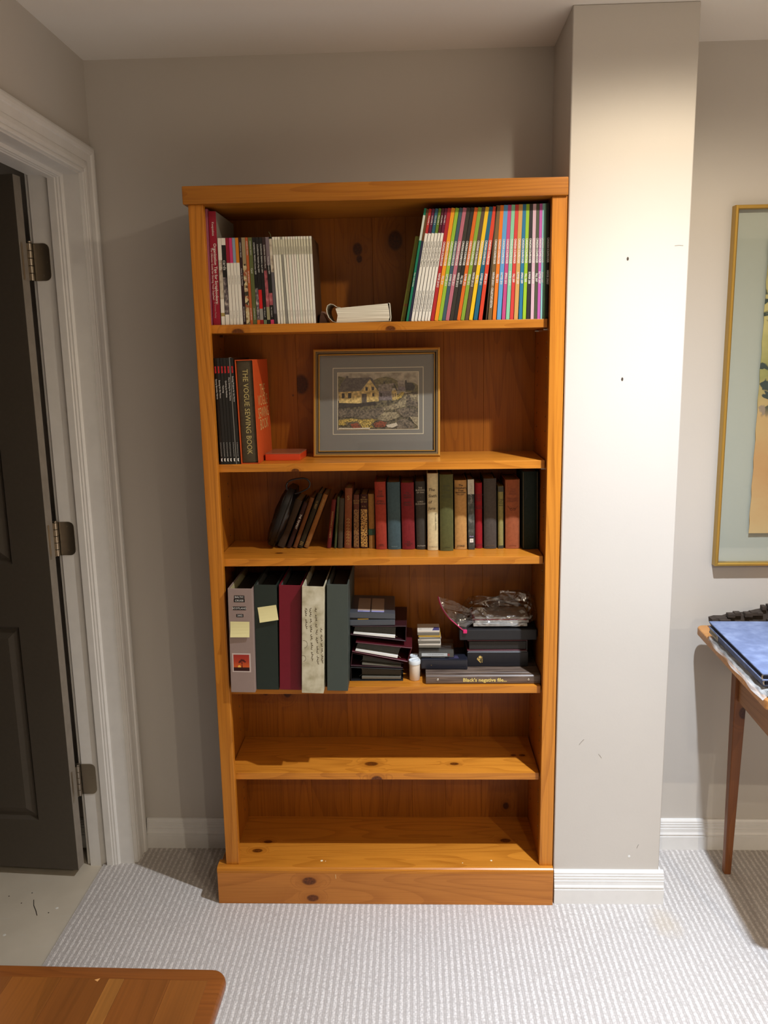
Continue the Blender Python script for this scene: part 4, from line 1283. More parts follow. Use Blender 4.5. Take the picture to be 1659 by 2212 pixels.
def ring_binder(label, x, y, t, H, xt, D, m, inner, sag=0.0):
    o = thing('ring_binder', label, 'binder', group=G4)
    bt = 0.0030
    sp = B().box(-t / 2, t / 2, 0, bt, 0, H).build('spine', m, o, bevel=0.0007)
    for s in (-1, 1):
        B().box(s * t / 2 - (bt if s > 0 else 0), s * t / 2 + (bt if s < 0 else 0), bt, D, 0, H).build('cover_board', [m], o, bevel=0.0006)
        B().box(s * (t / 2 - bt) - (0.0004 if s > 0 else 0), s * (t / 2 - bt) + (0.0004 if s < 0 else 0), bt, D - 0.004, 0.004, H - 0.004).build('lining', inner, o)
    B().box(-t / 2 + 0.008, t / 2 - 0.010, 0.035, D - 0.012, 0.004, H - 0.022).build('page_block', mat('shaded_binder_pages', S(48, 42, 36), 0.7), o)  # pages coloured dark to stand for the shadow inside the binder
    B().box(-0.012, 0.012, bt, 0.006, 0.004, H - 0.004).build('ring_bar', M_NICK, o)
    for zz in (0.06, H / 2, H - 0.055):
        B().tube([(0.0 + (t / 2 - 0.010) * math.cos(a_), 0.026 + 0.022 * math.sin(a_), zz) for a_ in [i * math.pi / 8 for i in range(16)]], 0.0015, 6, closed=True).build('ring', M_NICK, o)
    a = math.atan2(xt - x, H)
    o.location = (x, y, H4 + abs(math.sin(a)) * t / 2 + 0.0002)
    o.rotation_euler = (0, a, 0)
    return o, sp


taupe = mat('taupe_binder_vinyl', S(150, 130, 122), 0.5, var=0.04, vscale=40)
dgrn = mat('dark_green_binder_vinyl', S(36, 46, 40), 0.42, var=0.06, vscale=40)
ggrn = mat('grey_green_binder_vinyl', S(64, 72, 66), 0.5, var=0.05, vscale=40)
crmv = mat('crimson_binder_vinyl', S(112, 18, 34), 0.42, var=0.05, vscale=40)
marble = bpy.data.materials.new('parchment_binder_paper')
t_ = NT(marble)
n1 = t_.n('TexNoise', None, Vector=t_.obj(), Scale=34.0, Detail=5.0)
t_.set(t_.b, 'Base_Color', t_.ramp(n1.outputs[0], [(0.3, S(160, 150, 118)), (0.52, S(196, 188, 160)), (0.75, S(214, 208, 184))]))
t_.set(t_.b, 'Roughness', 0.7)
lin_c = rgb(190, 178, 130, .7)
lin_d = rgb(40, 36, 34, .7)
lin_g = rgb(92, 92, 86, .6)
b1, s1 = ring_binder('taupe ring binder with black label strips and a sunset picture on its spine', 0.0752, -0.0135, 0.0640, 0.2837, 0.0805, 0.255, taupe, lin_c)
b2, s2 = ring_binder('very dark green ring binder beside the taupe one', 0.1377, 0.0043, 0.0597, 0.2882, 0.1435, 0.238, dgrn, lin_g)
b3, s3 = ring_binder('crimson ring binder between the dark green and parchment ones', 0.1991, 0.0010, 0.0584, 0.2874, 0.2085, 0.240, crmv, lin_g)
b4, s4 = ring_binder('parchment-coloured ring binder with brown handwriting on its spine', 0.2603, -0.0215, 0.0572, 0.2900, 0.2710, 0.262, marble, rgb(206, 202, 180, .7))
b5, s5 = ring_binder('grey-green ring binder, rightmost of the five', 0.3245, -0.0055, 0.0547, 0.2906, 0.3320, 0.246, ggrn, lin_g)


def spine_pt(cx_, cy_, x0, x1, y0, y1, t, H):
    """from the crop's coordinates on a spine to spine space"""
    return (-t / 2 + t * (cx_ - x0) / (x1 - x0), H * (y1 - cy_) / (y1 - y0))


for s, (u0, u1, v0, v1) in (('BALTIC', (148, 280, 370, 407)), ('CRUISE', (143, 283, 410, 447)), ('SCOTLAND', (127, 297, 500, 540)), ('2002', (170, 260, 588, 624))):
    xa_, za_ = spine_pt(u0, v0, 66, 384, 290, 1528, 0.0640, 0.2837)
    xb2, zb2 = spine_pt(u1, v1, 66, 384, 290, 1528, 0.0640, 0.2837)
    o = B().box(xa_, xb2, -0.0005, 0.0, zb2, za_).build('label_strip', rgb(18, 16, 16, .4), b1)
    text(o, s, 0.0070, ((xa_ + xb2) / 2, -0.0009, (za_ + zb2) / 2), INK_W, mode='flat', sx=0.92, spacing=1.1)
xa_, za_ = spine_pt(118, 1055, 90, 395, 290, 1528, 0.0640, 0.2837)
xb2, zb2 = spine_pt(350, 1282, 90, 395, 290, 1528, 0.0640, 0.2837)
ph = B().box(xa_, xb2, -0.0005, 0.0, zb2, za_).build('photo_sticker', rgb(196, 180, 172, .4), b1)
mgx = 0.0035


def pmap(p):
    return (xa_ + mgx + (xb2 - xa_ - 2 * mgx) * p[0], zb2 + mgx + (za_ - zb2 - 2 * mgx) * p[1])


sunset = bpy.data.materials.new('sunset_print')
t_ = NT(sunset)
sz_ = t_.n('SeparateXYZ', None, Vector=t_.obj())
t_.set(t_.b, 'Base_Color', t_.ramp(t_.smooth(sz_.outputs[2], zb2, za_), [(0.2, S(206, 92, 40)), (0.6, S(176, 62, 40)), (1.0, S(160, 50, 42))]))
t_.set(t_.b, 'Roughness', 0.3)
sil = rgb(52, 16, 14, .4)
tree = []
blob = lambda cx_, cy_, r_: [(cx_ + r_ * 1.25 * math.cos(a * 0.7854), cy_ + r_ * math.sin(a * 0.7854)) for a in range(8)]
polys = [(sunset, [(0, 0), (1, 0), (1, 1), (0, 1)]), (sil, [(0, 0), (1, 0), (1, 0.22), (0, 0.22)]), (rgb(240, 186, 84), [(0.26 + 0.1 * (1 + math.cos(a * 0.5236)), 0.22 + 0.14 * math.sin(a * 0.5236)) for a in range(7)]),
         (sil, [(0.50, 0.2), (0.56, 0.2), (0.545, 0.45), (0.60, 0.56), (0.53, 0.50), (0.46, 0.58), (0.515, 0.43)])]
for cx_, cy_, r_ in ((0.42, 0.58, 0.07), (0.52, 0.66, 0.075), (0.62, 0.64, 0.075), (0.72, 0.57, 0.055), (0.36, 0.52, 0.045)):
    polys.append((rgb(90, 30, 24, .4), blob(cx_, cy_, r_)))
flat_art('sunset_picture', polys, ph, pmap, -0.00055, 0.00003)


def sticky(label, parent_o, xc, zc, wd, hg, rot):
    root = parent_o
    M_w = Matrix.Translation(root.location) @ root.rotation_euler.to_matrix().to_4x4()
    b = B()
    rows = []
    for j in range(6):
        v = j / 5
        rows.append([(-wd / 2, -0.0006 - 0.0075 * (1 - v) ** 2.0, -hg / 2 + hg * v), (wd / 2, -0.0006 - 0.0055 * (1 - v) ** 2.0, -hg / 2 + hg * v)])
    for j in range(5):
        b.add([rows[j][0], rows[j][1], rows[j + 1][1], rows[j + 1][0]], [(0, 1, 2, 3)])
        q = [(p[0], p[1] + 0.0003, p[2]) for p in (rows[j][0], rows[j][1], rows[j + 1][1], rows[j + 1][0])]
        b.add(q, [(3, 2, 1, 0)])
    o = b.build('sticky_note', mat('pale_yellow_note', S(226, 216, 158), 0.75))
    o.location = M_w @ Vector((xc, 0, zc))
    o.rotation_euler = (0, rot, 0)
    return tag(o, label, 'note', 'sticky notes on the binders')


xx, zz = spine_pt(222, 765, 80, 390, 290, 1528, 0.0640, 0.2837)
sticky('blank pale yellow sticky note on the taupe binder spine', b1, xx, zz, 0.050, 0.0405, 0.02)
xx, zz = spine_pt(557, 578, 396, 666, 245, 1495, 0.0597, 0.2882)
sticky('blank pale yellow sticky note stuck askew on the dark green binder', b2, xx, zz, 0.0495, 0.0395, math.radians(-8))
# handwriting: four downward lines of looping strokes
rnd = random.Random(3)
hb = B()
for li, (cx_, c0, c1) in enumerate(((1190, 750, 1190), (1125, 515, 1190), (1060, 515, 1165), (1005, 530, 800))):
    v = c0
    while v < c1:
        L_ = rnd.uniform(40, 120)
        pts = []
        n = int(L_ / 5)
        ph_ = rnd.uniform(0, 6)
        for i in range(n):
            vv = v + i * 5
            if vv > c1:
                break
            uu = cx_ + 9 * math.sin(i * 1.25 + ph_) + 5 * math.sin(i * 0.5 + ph_ * 2) + (vv - c0) * 0.045
            q = spine_pt(uu, vv + 4 * math.cos(i * 1.25 + ph_), 958, 1222, 265, 1540, 0.0572, 0.2900)
            pts.append((q[0], -0.0002, q[1]))
        if len(pts) > 3:
            hb.tube(pts, 0.00062, 4)
        v += L_ + rnd.uniform(14, 30)
for (cu, cv, r_) in ((985, 950, 46), (975, 1120, 36), (1000, 545, 24)):
    pts = []
    for i in range(9):
        q = spine_pt(cu + r_ * 0.9 * math.cos(1.9 - i * 0.42), cv - r_ * math.sin(1.9 - i * 0.42), 958, 1222, 265, 1540, 0.0572, 0.2900)
        pts.append((max(q[0], -0.028), -0.0002, q[1]))
    hb.tube(pts, 0.00035, 4)
hb.build('handwriting', rgb(66, 52, 32, .7), s4)

# ------------------------------------------------------------------ fourth shelf: albums, cases, film
G4A = 'small photo albums stacked beside the binders'


def album(label, quad, y0, y1, spine, m, pg, sheet=True, ring=True):
    """quad BL, BR, TR, TL in x and z; the cover wraps bottom, one side and top"""
    BL, BR, TR_, TLc = [Vector(q) for q in quad]
    ox, oz = (BL.x + BR.x) / 2, min(BL.y, BR.y)
    o = thing('photo_album', label, 'album', (ox, y0, oz), group=G4A)
    th = 0.0026

    def sh(p):
        return (p.x - ox, p.y - oz)

    def slab(p, q, side):
        d = (q - p).normalized()
        n_ = Vector((-d.y, d.x)) * th * side
        return [sh(p), sh(q), sh(q + n_), sh(p + n_)]
    B().prism(slab(BL, BR, 1), 'y', 0, y1 - y0).build('bottom_cover', m, o, bevel=0.0008)
    B().prism(slab(TLc, TR_, -1), 'y', 0, y1 - y0).build('top_cover', m, o, bevel=0.0008)
    if spine == 'r':
        B().prism(slab(BR, TR_, 1), 'y', 0, y1 - y0).build('spine', m, o, bevel=0.0008)
    else:
        B().prism(slab(BL, TLc, -1), 'y', 0, y1 - y0).build('spine', m, o, bevel=0.0008)
    f0, f1 = (0.05, 0.80) if spine == 'r' else (0.22, 0.96)
    lo0, lo1 = BL.lerp(BR, f0), BL.lerp(BR, f1)
    hi0, hi1 = TLc.lerp(TR_, f0), TLc.lerp(TR_, f1)
    def mixp(a, b, t):
        return a.lerp(b, t)
    g0 = min(0.38, 0.0055 / max((hi0 - lo0).length, 0.001))
    B().prism([sh(mixp(lo0, hi0, 0.40)), sh(mixp(lo1, hi1, 0.40)), sh(mixp(lo1, hi1, 0.84)), sh(mixp(lo0, hi0, 0.84))], 'y', 0.010, y1 - y0 - 0.01).build('page_block', pg, o)
    if sheet:
        B().prism([sh(mixp(lo0, hi0, 0.14)), sh(mixp(lo1, hi1, 0.14)), sh(mixp(lo1, hi1, 0.30)), sh(mixp(lo0, hi0, 0.30))], 'y', 0.003, y1 - y0 - 0.01).build('white_sheets', sheet if not isinstance(sheet, bool) else rgb(232, 230, 222, .6), o)
    if ring:
        c_ = BR.lerp(TR_, 0.5) if spine == 'r' else BL.lerp(TLc, 0.5)
        r_ = (TR_ - BR).length * 0.36 if spine == 'r' else (TLc - BL).length * 0.36
        sgn = -1 if spine == 'r' else 1
        cx2 = c_.x - ox + sgn * (r_ + 0.004)
        B().tube([(cx2 + r_ * math.cos(a_), 0.02, c_.y - oz + r_ * math.sin(a_)) for a_ in [(math.pi if spine == 'r' else 0) - 1.2 + i * 0.3 for i in range(9)]], 0.0006, 5).build('ring', M_NICK, o)
    return o


mar = mat('maroon_leatherette', S(78, 20, 28), 0.42, var=0.1, vscale=90, bump=0.1)
mar_d = mat('dark_maroon_leatherette', S(48, 18, 24), 0.42, var=0.1, vscale=90, bump=0.1)
blk_l = mat('black_leatherette', S(22, 20, 20), 0.45, var=0.1, vscale=90, bump=0.1)
pgd = mat('black_album_pages', S(52, 50, 42), 0.5, var=0.3, vscale=300)
gsheet = rgb(108, 104, 92, .5)
album('black photo album at the bottom of the small stack', [(0.3535, 0.6209), (0.497, 0.6209), (0.497, 0.6545), (0.3535, 0.6610)], 0.062, 0.222, 'l', blk_l, pgd, gsheet)
album('thin dark maroon photo album, second from the bottom of the stack', [(0.354, 0.6635), (0.497, 0.6570), (0.499, 0.6725), (0.359, 0.7030)], 0.062, 0.222, 'l', mar_d, pgd, gsheet)
album('wine-red photo album jutting out of the middle of the stack', [(0.360, 0.7062), (0.5105, 0.6760), (0.5225, 0.7170), (0.371, 0.7345)], 0.0560, 0.224, 'r', mar, pgd, True)
album('dark maroon photo album just under the grey video case', [(0.356, 0.7520), (0.5065, 0.7325), (0.5085, 0.7765), (0.363, 0.7778)], 0.062, 0.235, 'r', mar_d, pgd, True)

vc = thing('video_case', 'grey plastic clamshell video case on top of the small album stack', 'case', (0.4165, 0.062, 0.7785), (0, 0, math.radians(1.5)))
gpl = mat('grey_blue_plastic', S(70, 74, 80), 0.3, spec=0.5)
b = B().box(-0.0615, 0.0610, 0, 0.165, 0.0, 0.0160)
b.build('lower_half', gpl, vc, bevel=0.0025, seg=2)
b = B()
b.prism([(-0.0615, 0.0225), (0.0615, 0.0175), (0.0615, 0.0310), (0.0590, 0.0325), (-0.0605, 0.0375), (-0.0615, 0.0365)], 'y', 0.0, 0.165)
b.build('upper_half', gpl, vc, bevel=0.0018, seg=2)
B().box(-0.0600, 0.0560, 0.004, 0.160, 0.0160, 0.0200).build('cassette', rgb(16, 15, 15, .4), vc)
B().box(-0.0390, -0.0100, 0.002, 0.006, 0.0165, 0.0190).build('yellow_label', rgb(190, 150, 52), vc)
M_top = Matrix(((1, 0, 0), (0, 1, 0), (0, 0, 1)))
for (u0, u1) in ((-0.0390, -0.0060), (-0.0020, 0.0320)):
    sl_ = lambda u: 0.0375 - (u + 0.0605) / 0.1195 * 0.005 + 0.0003
    b = B().add([(u0, 0.020, sl_(u0)), (u1, 0.020, sl_(u1)), (u1, 0.135, sl_(u1)), (u0, 0.135, sl_(u0))], [(0, 1, 2, 3)])
    b.add([(u0, 0.0085, sl_(u0)), (u1, 0.0085, sl_(u1)), (u1, 0.020, sl_(u1)), (u0, 0.020, sl_(u0))], [(0, 1, 2, 3)], 1)
    b.build('paper_label', [rgb(168, 146, 128, .6), rgb(150, 150, 196, .5)], vc)
text(vc, 'TDK', 0.006, (-0.030, 0.0140, 0.0372), rgb(60, 60, 110), M3=M_top)

# film canisters
fm_w = mat('milky_plastic', S(226, 214, 196), 0.45, spec=0.4)
fm_l = mat('translucent_lid', S(216, 222, 224), 0.35, spec=0.5)
for (fx_, fy_, fz_, lb) in ((0.5285, 0.0735, 0.0, 'white film canister standing in front, nearest the shelf edge'), (0.5310, 0.1085, 0.0, 'white film canister half hidden behind another')):
    fc = thing('film_canister', lb, 'canister', (fx_, fy_, H4 + 0.0002), group='film canisters')
    B().lathe([(0.0130, 0.0), (0.0142, 0.0015), (0.0145, 0.040), (0.0150, 0.046)], 0, 0, 28).build('body', fm_w, fc, smooth=True)
    B().lathe([(0.0160, 0.0455), (0.0163, 0.0475), (0.0163, 0.0545), (0.0155, 0.0560), (0.0125, 0.0560), (0.0115, 0.0548), (0.0070, 0.0548), (0.0062, 0.0560), (0.0001, 0.0562)], 0, 0, 28).build('lid', fm_l, fc, smooth=True)

# the brown negative file
wv = mat('woodgrain_brown_vinyl', S(96, 80, 68), 0.4)
t_ = NT(wv)
n1 = t_.n('TexNoise', None, Vector=t_.vmath('MULTIPLY', t_.obj(), (8, 90, 160)), Scale=1.5, Detail=4.0)
t_.set(t_.b, 'Base_Color', t_.ramp(n1.outputs[0], [(0.35, S(74, 60, 52)), (0.65, S(116, 98, 84))]))
nf = thing('negative_file_binder', "brown woodgrain binder lying flat with gold lettering along its spine", 'binder', (0.711, 0.0383, H4 + 0.0002))
b = B()
b.prism([(0.0, 0.0025), (0.0018, 0.0), (0.020, 0.0), (0.020, 0.0247), (0.004, 0.0247), (0.0, 0.0212)], 'x', -0.1528, 0.1528)
b.build('spine', wv, nf, bevel=0.0006)
B().box(-0.1528, 0.1528, 0.0205, 0.205, 0.0222, 0.0247).build('top_cover', wv, nf, bevel=0.0006)
B().box(-0.1528, 0.1528, 0.0205, 0.205, 0.0, 0.0025).build('bottom_cover', wv, nf, bevel=0.0006)
B().box(-0.145, 0.145, 0.022, 0.198, 0.0028, 0.0218).build('page_block', PAGES, nf)
for k in range(3):
    B().box(-0.1528, 0.1528, 0.0035 + 0.0045 * k, 0.0050 + 0.0045 * k, 0.0245, 0.0252).build('hinge_ridge', wv, nf)
for u_ in (-0.121, 0.121):
    b = B()
    b.prism([(u_ + 0.0033 * math.cos(a * 0.5236), 0.0125 + 0.0033 * math.sin(a * 0.5236)) for a in range(12)], 'y', -0.0010, 0.0006)
    b.build('rivet', M_NICK, nf, bevel=0.0004)
text(nf, "Black's negative file...", 0.0140, (0.005, -0.0004, 0.0112), mat('yellow_print', S(226, 204, 120), 0.5), mode='flat', bold=0.00035)

ZN = H4 + 0.0250
vb = thing('video_box', 'dark navy plastic cassette box resting on the left end of the brown binder', 'box', (0.6095, 0.080, ZN), (0, 0, math.radians(-2)))
nvy = mat('navy_plastic', S(30, 32, 42), 0.28, spec=0.5)
B().box(-0.0635, 0.0630, 0, 0.098, 0.0004, 0.0290).build('case', nvy, vb, bevel=0.003, seg=2)
B().add([(-0.036, 0.012, 0.0293), (0.002, 0.012, 0.0293), (0.002, 0.03, 0.0293), (-0.036, 0.03, 0.0293)], [(0, 1, 2, 3)]).build('paper_label', rgb(196, 196, 212, .4), vb)
B().add([(0.012, 0.008, 0.0293), (0.040, 0.008, 0.0293), (0.036, 0.03, 0.0293), (0.010, 0.03, 0.0293)], [(0, 1, 2, 3)]).build('printed_label', rgb(62, 58, 84, .4), vb)
B().box(-0.0365, -0.0345, -0.0004, 0.0004, 0.0120, 0.0128).build('speck', INK_G, vb)
# clear cassette case with its tape
cc = thing('cassette_case', 'clear plastic cassette case with a handwritten white label, on the navy box', 'case', (0.5880, 0.090, ZN + 0.0294), (0, 0, math.radians(-1)))
clr = glass_mat('clear_plastic', (0.88, 0.90, 0.90, 1), 1.6)
B().box(-0.0490, 0.0490, 0, 0.085, 0.0004, 0.0250).build('shell', clr, cc, bevel=0.0015)
B().box(-0.0470, 0.0470, 0.003, 0.082, 0.0020, 0.0130).build('cassette', rgb(70, 68, 64, .4), cc)
B().box(-0.0400, 0.0300, 0.0008, 0.0014, 0.0050, 0.0135).build('paper_label', rgb(218, 222, 226, .5), cc)
text(cc, 'P. ALL SERVICES AND MUSIC', 0.0034, (-0.001, 0.0006, 0.0096), rgb(60, 64, 74), mode='flat')
B().box(0.0315, 0.0365, 0.0008, 0.0016, 0.0060, 0.0118).build('red_mark', rgb(150, 30, 34, .4), cc)
zc = ZN + 0.0294 + 0.0256
minis = [(0.0120, 0.0, (206, 196, 180), 'mini cassette in a beige sleeve, bottom of the small stack'), (0.0126, -0.0015, (196, 186, 170), 'mini cassette with a white top label, second in the small stack'),
         (0.0045, 0.001, (150, 148, 146), 'thin grey mini cassette in the middle of the small stack'), (0.0055, -0.0005, (176, 140, 52), 'mini cassette with a yellow spine in the small stack'), (0.0135, -0.003, (204, 194, 178), 'beige mini cassette on top of the small stack')]
for k, (hh_, dx_, c_, lb) in enumerate(minis):
    mc = thing('mini_cassette', lb, 'cassette', (0.5705 + dx_, 0.100, zc), (0, 0, math.radians(-1 + (k % 3))), group='stack of mini cassettes')
    B().box(-0.0305, 0.0305, 0, 0.058, 0.0003, hh_ * 0.62).build('case', rgb(112, 106, 94, .45) if k != 3 else rgb(188, 148, 50, .45), mc, bevel=0.0006)
    B().box(-0.0305, 0.0305, 0, 0.058, hh_ * 0.62, hh_).build('lid', rgb(*c_, .45), mc, bevel=0.0006)
    if k == 4:
        B().add([(0.010, 0.001, hh_ + 0.0002), (0.0295, 0.001, hh_ + 0.0002), (0.0295, 0.03, hh_ + 0.0002), (0.016, 0.03, hh_ + 0.0002)], [(0, 1, 2, 3)]).build('blue_flash', rgb(70, 66, 110, .4), mc)
        text(mc, 'DV', 0.005, (-0.022, 0.012, hh_ + 0.0004), INK_K, M3=M_top)
    if k == 1:
        text(mc, 'JVC', 0.0036, (-0.024, -0.0004, hh_ * 0.8), INK_K, mode='flat')
    zc += hh_ + 0.0004

# black boxed albums
box1 = thing('album_box', 'black slip-boxed album with a gold emblem, lowest in the right-hand stack', 'album', (0.756, 0.100, ZN + 0.0002))
B().box(-0.0835, 0.0835, 0, 0.140, 0.0, 0.0425).build('box', mat('navy_black_leatherette', S(26, 27, 33), 0.42, var=0.06, vscale=120), box1, bevel=0.0015)
B().box(-0.080, 0.080, 0.001, 0.14, 0.0425, 0.0435).build('grey_edge', rgb(120, 122, 126, .5), box1)
gld = mat('gold_foil', S(222, 190, 110), 0.35, metal=0.2)
b = B()
ex, ez = -0.0500, 0.0215
b.prism([(ex - 0.006, ez - 0.002), (ex + 0.006, ez - 0.012), (ex + 0.006, ez - 0.0085), (ex - 0.0005, ez - 0.0035), (ex + 0.006, ez + 0.002), (ex + 0.006, ez + 0.0055)], 'y', -0.0004, 0.0001)
b.v = [(ex + (p[2] - ez) * -1.0 * 0 + (p[0] - ex), p[1], p[2]) for p in b.v]
b = B()
b.prism([(ex - 0.0075, ez + 0.001), (ex + 0.0035, ez - 0.0110), (ex + 0.0035, ez - 0.0065), (ex + 0.001, ez - 0.0045), (ex - 0.0030, ez + 0.0005)], 'y', -0.0004, 0.0001)
b.prism([(ex + 0.0020 + 0.0040 * math.cos(a * 0.5236), ez + 0.0060 + 0.0040 * math.sin(a * 0.5236)) for a in range(12)], 'y', -0.0004, 0.0001)
b.prism([(ex - 0.0070, ez + 0.0005), (ex - 0.0040, ez + 0.0060), (ex - 0.0030, ez + 0.0020), (ex + 0.0030, ez - 0.0005), (ex + 0.0035, ez - 0.0030)], 'y', -0.0004, 0.0001)
b.build('gold_emblem', gld, box1)
text(box1, 'AGFA', 0.0050, (ex + 0.0072, -0.0004, ez - 0.001), gld, mode='down', M3=Matrix(((0, -1, 0), (0, 0, -1), (1, 0, 0))), sx=1.4)
al2 = thing('photo_album', 'black album with maroon cover edges, middle of the right-hand stack', 'album', (0.755, 0.103, ZN + 0.0440))
B().box(-0.082, 0.082, 0, 0.14, 0.0, 0.0028).build('bottom_cover', mar, al2, bevel=0.0006)
B().box(-0.082, 0.082, 0, 0.14, 0.0288, 0.0318).build('top_cover', mar, al2, bevel=0.0006)
B().box(-0.076, 0.078, 0.004, 0.135, 0.0045, 0.0260).build('page_block', mat('speckled_black_pages', S(40, 38, 36), 0.5, var=0.6, vscale=500), al2)
B().box(0.0785, 0.082, 0.0, 0.14, 0.0028, 0.0288).build('spine', blk_l, al2)
al3 = thing('album_box', 'wide black album box under the clear plastic bag', 'album', (0.7565, 0.098, ZN + 0.0768))
B().box(-0.1050, 0.1050, 0, 0.145, 0.0, 0.0300).build('box', mat('soft_black_vinyl', S(34, 34, 36), 0.5, var=0.1, vscale=60), al3, bevel=0.003, seg=2)

# zip bag of photographs on top
zb_top = ZN + 0.0768 + 0.0303
bag = thing('zip_bag', 'clear plastic zip bag of photographs with a pink zip, top of the right-hand stack', 'bag', (0.7650, 0.160, zb_top))
rb_ = random.Random(11)
b = B()
nu, nv = 36, 16
rings = []
for i in range(nv + 1):
    v = i / nv
    th_ = -math.pi / 2 + math.pi * v
    ring = []
    for j in range(nu):
        a_ = 2 * math.pi * j / nu
        cx_, sy_ = math.cos(a_), math.sin(a_)
        px = 0.102 * math.copysign(abs(cx_) ** 0.5, cx_) * max(abs(math.cos(th_)) ** 0.35, 0.02)
        py = 0.062 * math.copysign(abs(sy_) ** 0.6, sy_) * max(abs(math.cos(th_)) ** 0.35, 0.02)
        top = 0.058 * (1.0 + 0.28 * math.sin(a_ * 2 + 0.6) + 0.12 * math.sin(5 * a_) + 0.10 * math.sin(9 * a_ + 1)) + (0.010 if cx_ > 0.4 else 0.0)
        pz = 0.002 + top * (0.5 + 0.5 * math.sin(th_))
        jit = 0.0035 if 0 < i < nv else 0
        ring.append((px + rb_.uniform(-jit, jit), py + rb_.uniform(-jit, jit) - 0.0, pz + rb_.uniform(-jit, jit)))
    rings.append(ring)
b.loft(rings)
plastic = bpy.data.materials.new('crinkled_clear_film')
t_ = NT(plastic)
t_.t.nodes.remove(t_.b)
vo = t_.n('TexVoronoi', {'feature': 'DISTANCE_TO_EDGE'}, Vector=t_.obj(), Scale=34.0)
nz_ = t_.n('TexNoise', None, Vector=t_.obj(), Scale=26.0, Detail=3.0)
bp = t_.n('Bump', None, Strength=0.9, Distance=0.006, Height=t_.math('ADD', nz_.outputs[0], t_.math('MULTIPLY', vo.outputs[0], 0.8)))
tr_ = t_.n('BsdfTransparent', None, Color=(0.93, 0.93, 0.93, 1))
gl_ = t_.n('BsdfGlossy', None, Roughness=0.16)
t_.t.links.new(bp.outputs[0], gl_.inputs['Normal'])
lw_ = t_.n('LayerWeight', None, Blend=0.25)
t_.t.links.new(bp.outputs[0], lw_.inputs['Normal'])
mx_ = t_.n('MixShader', None, _0=t_.math('ADD', t_.math('MULTIPLY', lw_.outputs[1], 0.30), 0.16), _1=tr_.outputs[0], _2=gl_.outputs[0])
t_.t.links.new(mx_.outputs[0], t_.out.inputs[0])
bo = b.build('film', plastic, bag)
silv = mat('photo_sleeves', S(196, 196, 192), 0.3, var=0.25, vscale=90)
for k, (hh_, z_, dx_, c_) in enumerate(((0.010, 0.004, 0.0, None), (0.007, 0.0145, 0.004, None), (0.003, 0.022, -0.002, (168, 70, 72)), (0.005, 0.0255, 0.004, None))):
    B().box(-0.075 + dx_, 0.072 + dx_, -0.048, 0.045, z_, z_ + hh_).build('photo_packet', rgb(*c_, .5) if c_ else silv, bag, bevel=0.001)
zp = smooth_path([(-0.1700, -0.020, 0.082), (-0.1620, -0.034, 0.058), (-0.1450, -0.048, 0.034), (-0.1220, -0.058, 0.014), (-0.1000, -0.064, -0.004)])
B().tube(zp, 0.0016, 6).build('zip', mat('magenta_zip', S(176, 34, 84), 0.4), bag, smooth=True)
B().tube([p + Vector((0.0032, -0.001, -0.002)) for p in zp], 0.0010, 6).build('zip', rgb(214, 178, 196, .4), bag)
B().box(-0.1040, -0.0930, -0.0685, -0.0610, -0.0090, 0.0010).build('zip_slider', mat('magenta_slider', S(206, 40, 104), 0.3), bag, bevel=0.002, seg=2)
fl = B()
rows = []
for i, p in enumerate(zp[::2]):
    t__ = i / (len(zp[::2]) - 1)
    q = Vector((-0.080 + 0.012 * math.sin(i), -0.050 + 0.004 * math.cos(i * 2), 0.050 - 0.038 * t__))
    mid = p.lerp(q, 0.5) + Vector((0, -0.004 * math.sin(i * 1.3), 0.006 * math.cos(i * 1.7)))
    rows.append((p, mid, q))
for i in range(len(rows) - 1):
    for k in range(2):
        fl.add([rows[i][k], rows[i][k + 1], rows[i + 1][k + 1], rows[i + 1][k]], [(0, 1, 2, 3)])
fl.build('film_flap', plastic, bag)

# ------------------------------------------------------------------ coffee table, near left corner
ct = thing('coffee_table', 'reddish-brown wooden coffee table, its corner showing at the bottom left', 'table', (-0.050, -1.302, 0), (0, 0, math.radians(-1.0)))
TW = (0.36, 0.13, 0.028, 1)
TWD = (0.24, 0.075, 0.016, 1)
hx, hy, tz = 0.243, 0.50, 0.45
brd = 0.030
plk = [-hx + brd, -0.128, -0.0415, 0.0415, 0.0690, 0.148, hx - brd]
tone = [(0.19, 0.062, 0.011), (0.215, 0.072, 0.012), (0.18, 0.058, 0.010), (0.27, 0.105, 0.020), (0.19, 0.060, 0.010), (0.21, 0.070, 0.012)]
for i in range(6):
    cw = tone[i]
    m = wood('table_plank_%d' % i, 'y', (*cw, 1), tuple(c * 0.68 for c in cw) + (1,), rough=0.38, freq=45, seed=20 + i * 1.3)
    B().box(plk[i] + 0.0002, plk[i + 1] - 0.0002, -hy + brd, hy - brd, tz - 0.020, tz - 0.0002).build('plank', m, ct, bevel=0.0003)
wr = wood('table_rail', 'x', (0.19, 0.058, 0.010, 1), (0.13, 0.036, 0.006, 1), rough=0.36, seed=31)
wr2 = wood('table_rail_side', 'y', (0.19, 0.058, 0.010, 1), (0.13, 0.036, 0.006, 1), rough=0.36, seed=33)


def round_outline(hx_, hy_, r_, n=6):
    pts = []
    for cx_, cy_, a0 in ((hx_ - r_, hy_ - r_, 0), (-hx_ + r_, hy_ - r_, 90), (-hx_ + r_, -hy_ + r_, 180), (hx_ - r_, -hy_ + r_, 270)):
        for k in range(n + 1):
            a_ = math.radians(a0 + 90 * k / n)
            pts.append((cx_ + r_ * math.cos(a_), cy_ + r_ * math.sin(a_)))
    return pts


RO = round_outline(hx, hy, 0.028)


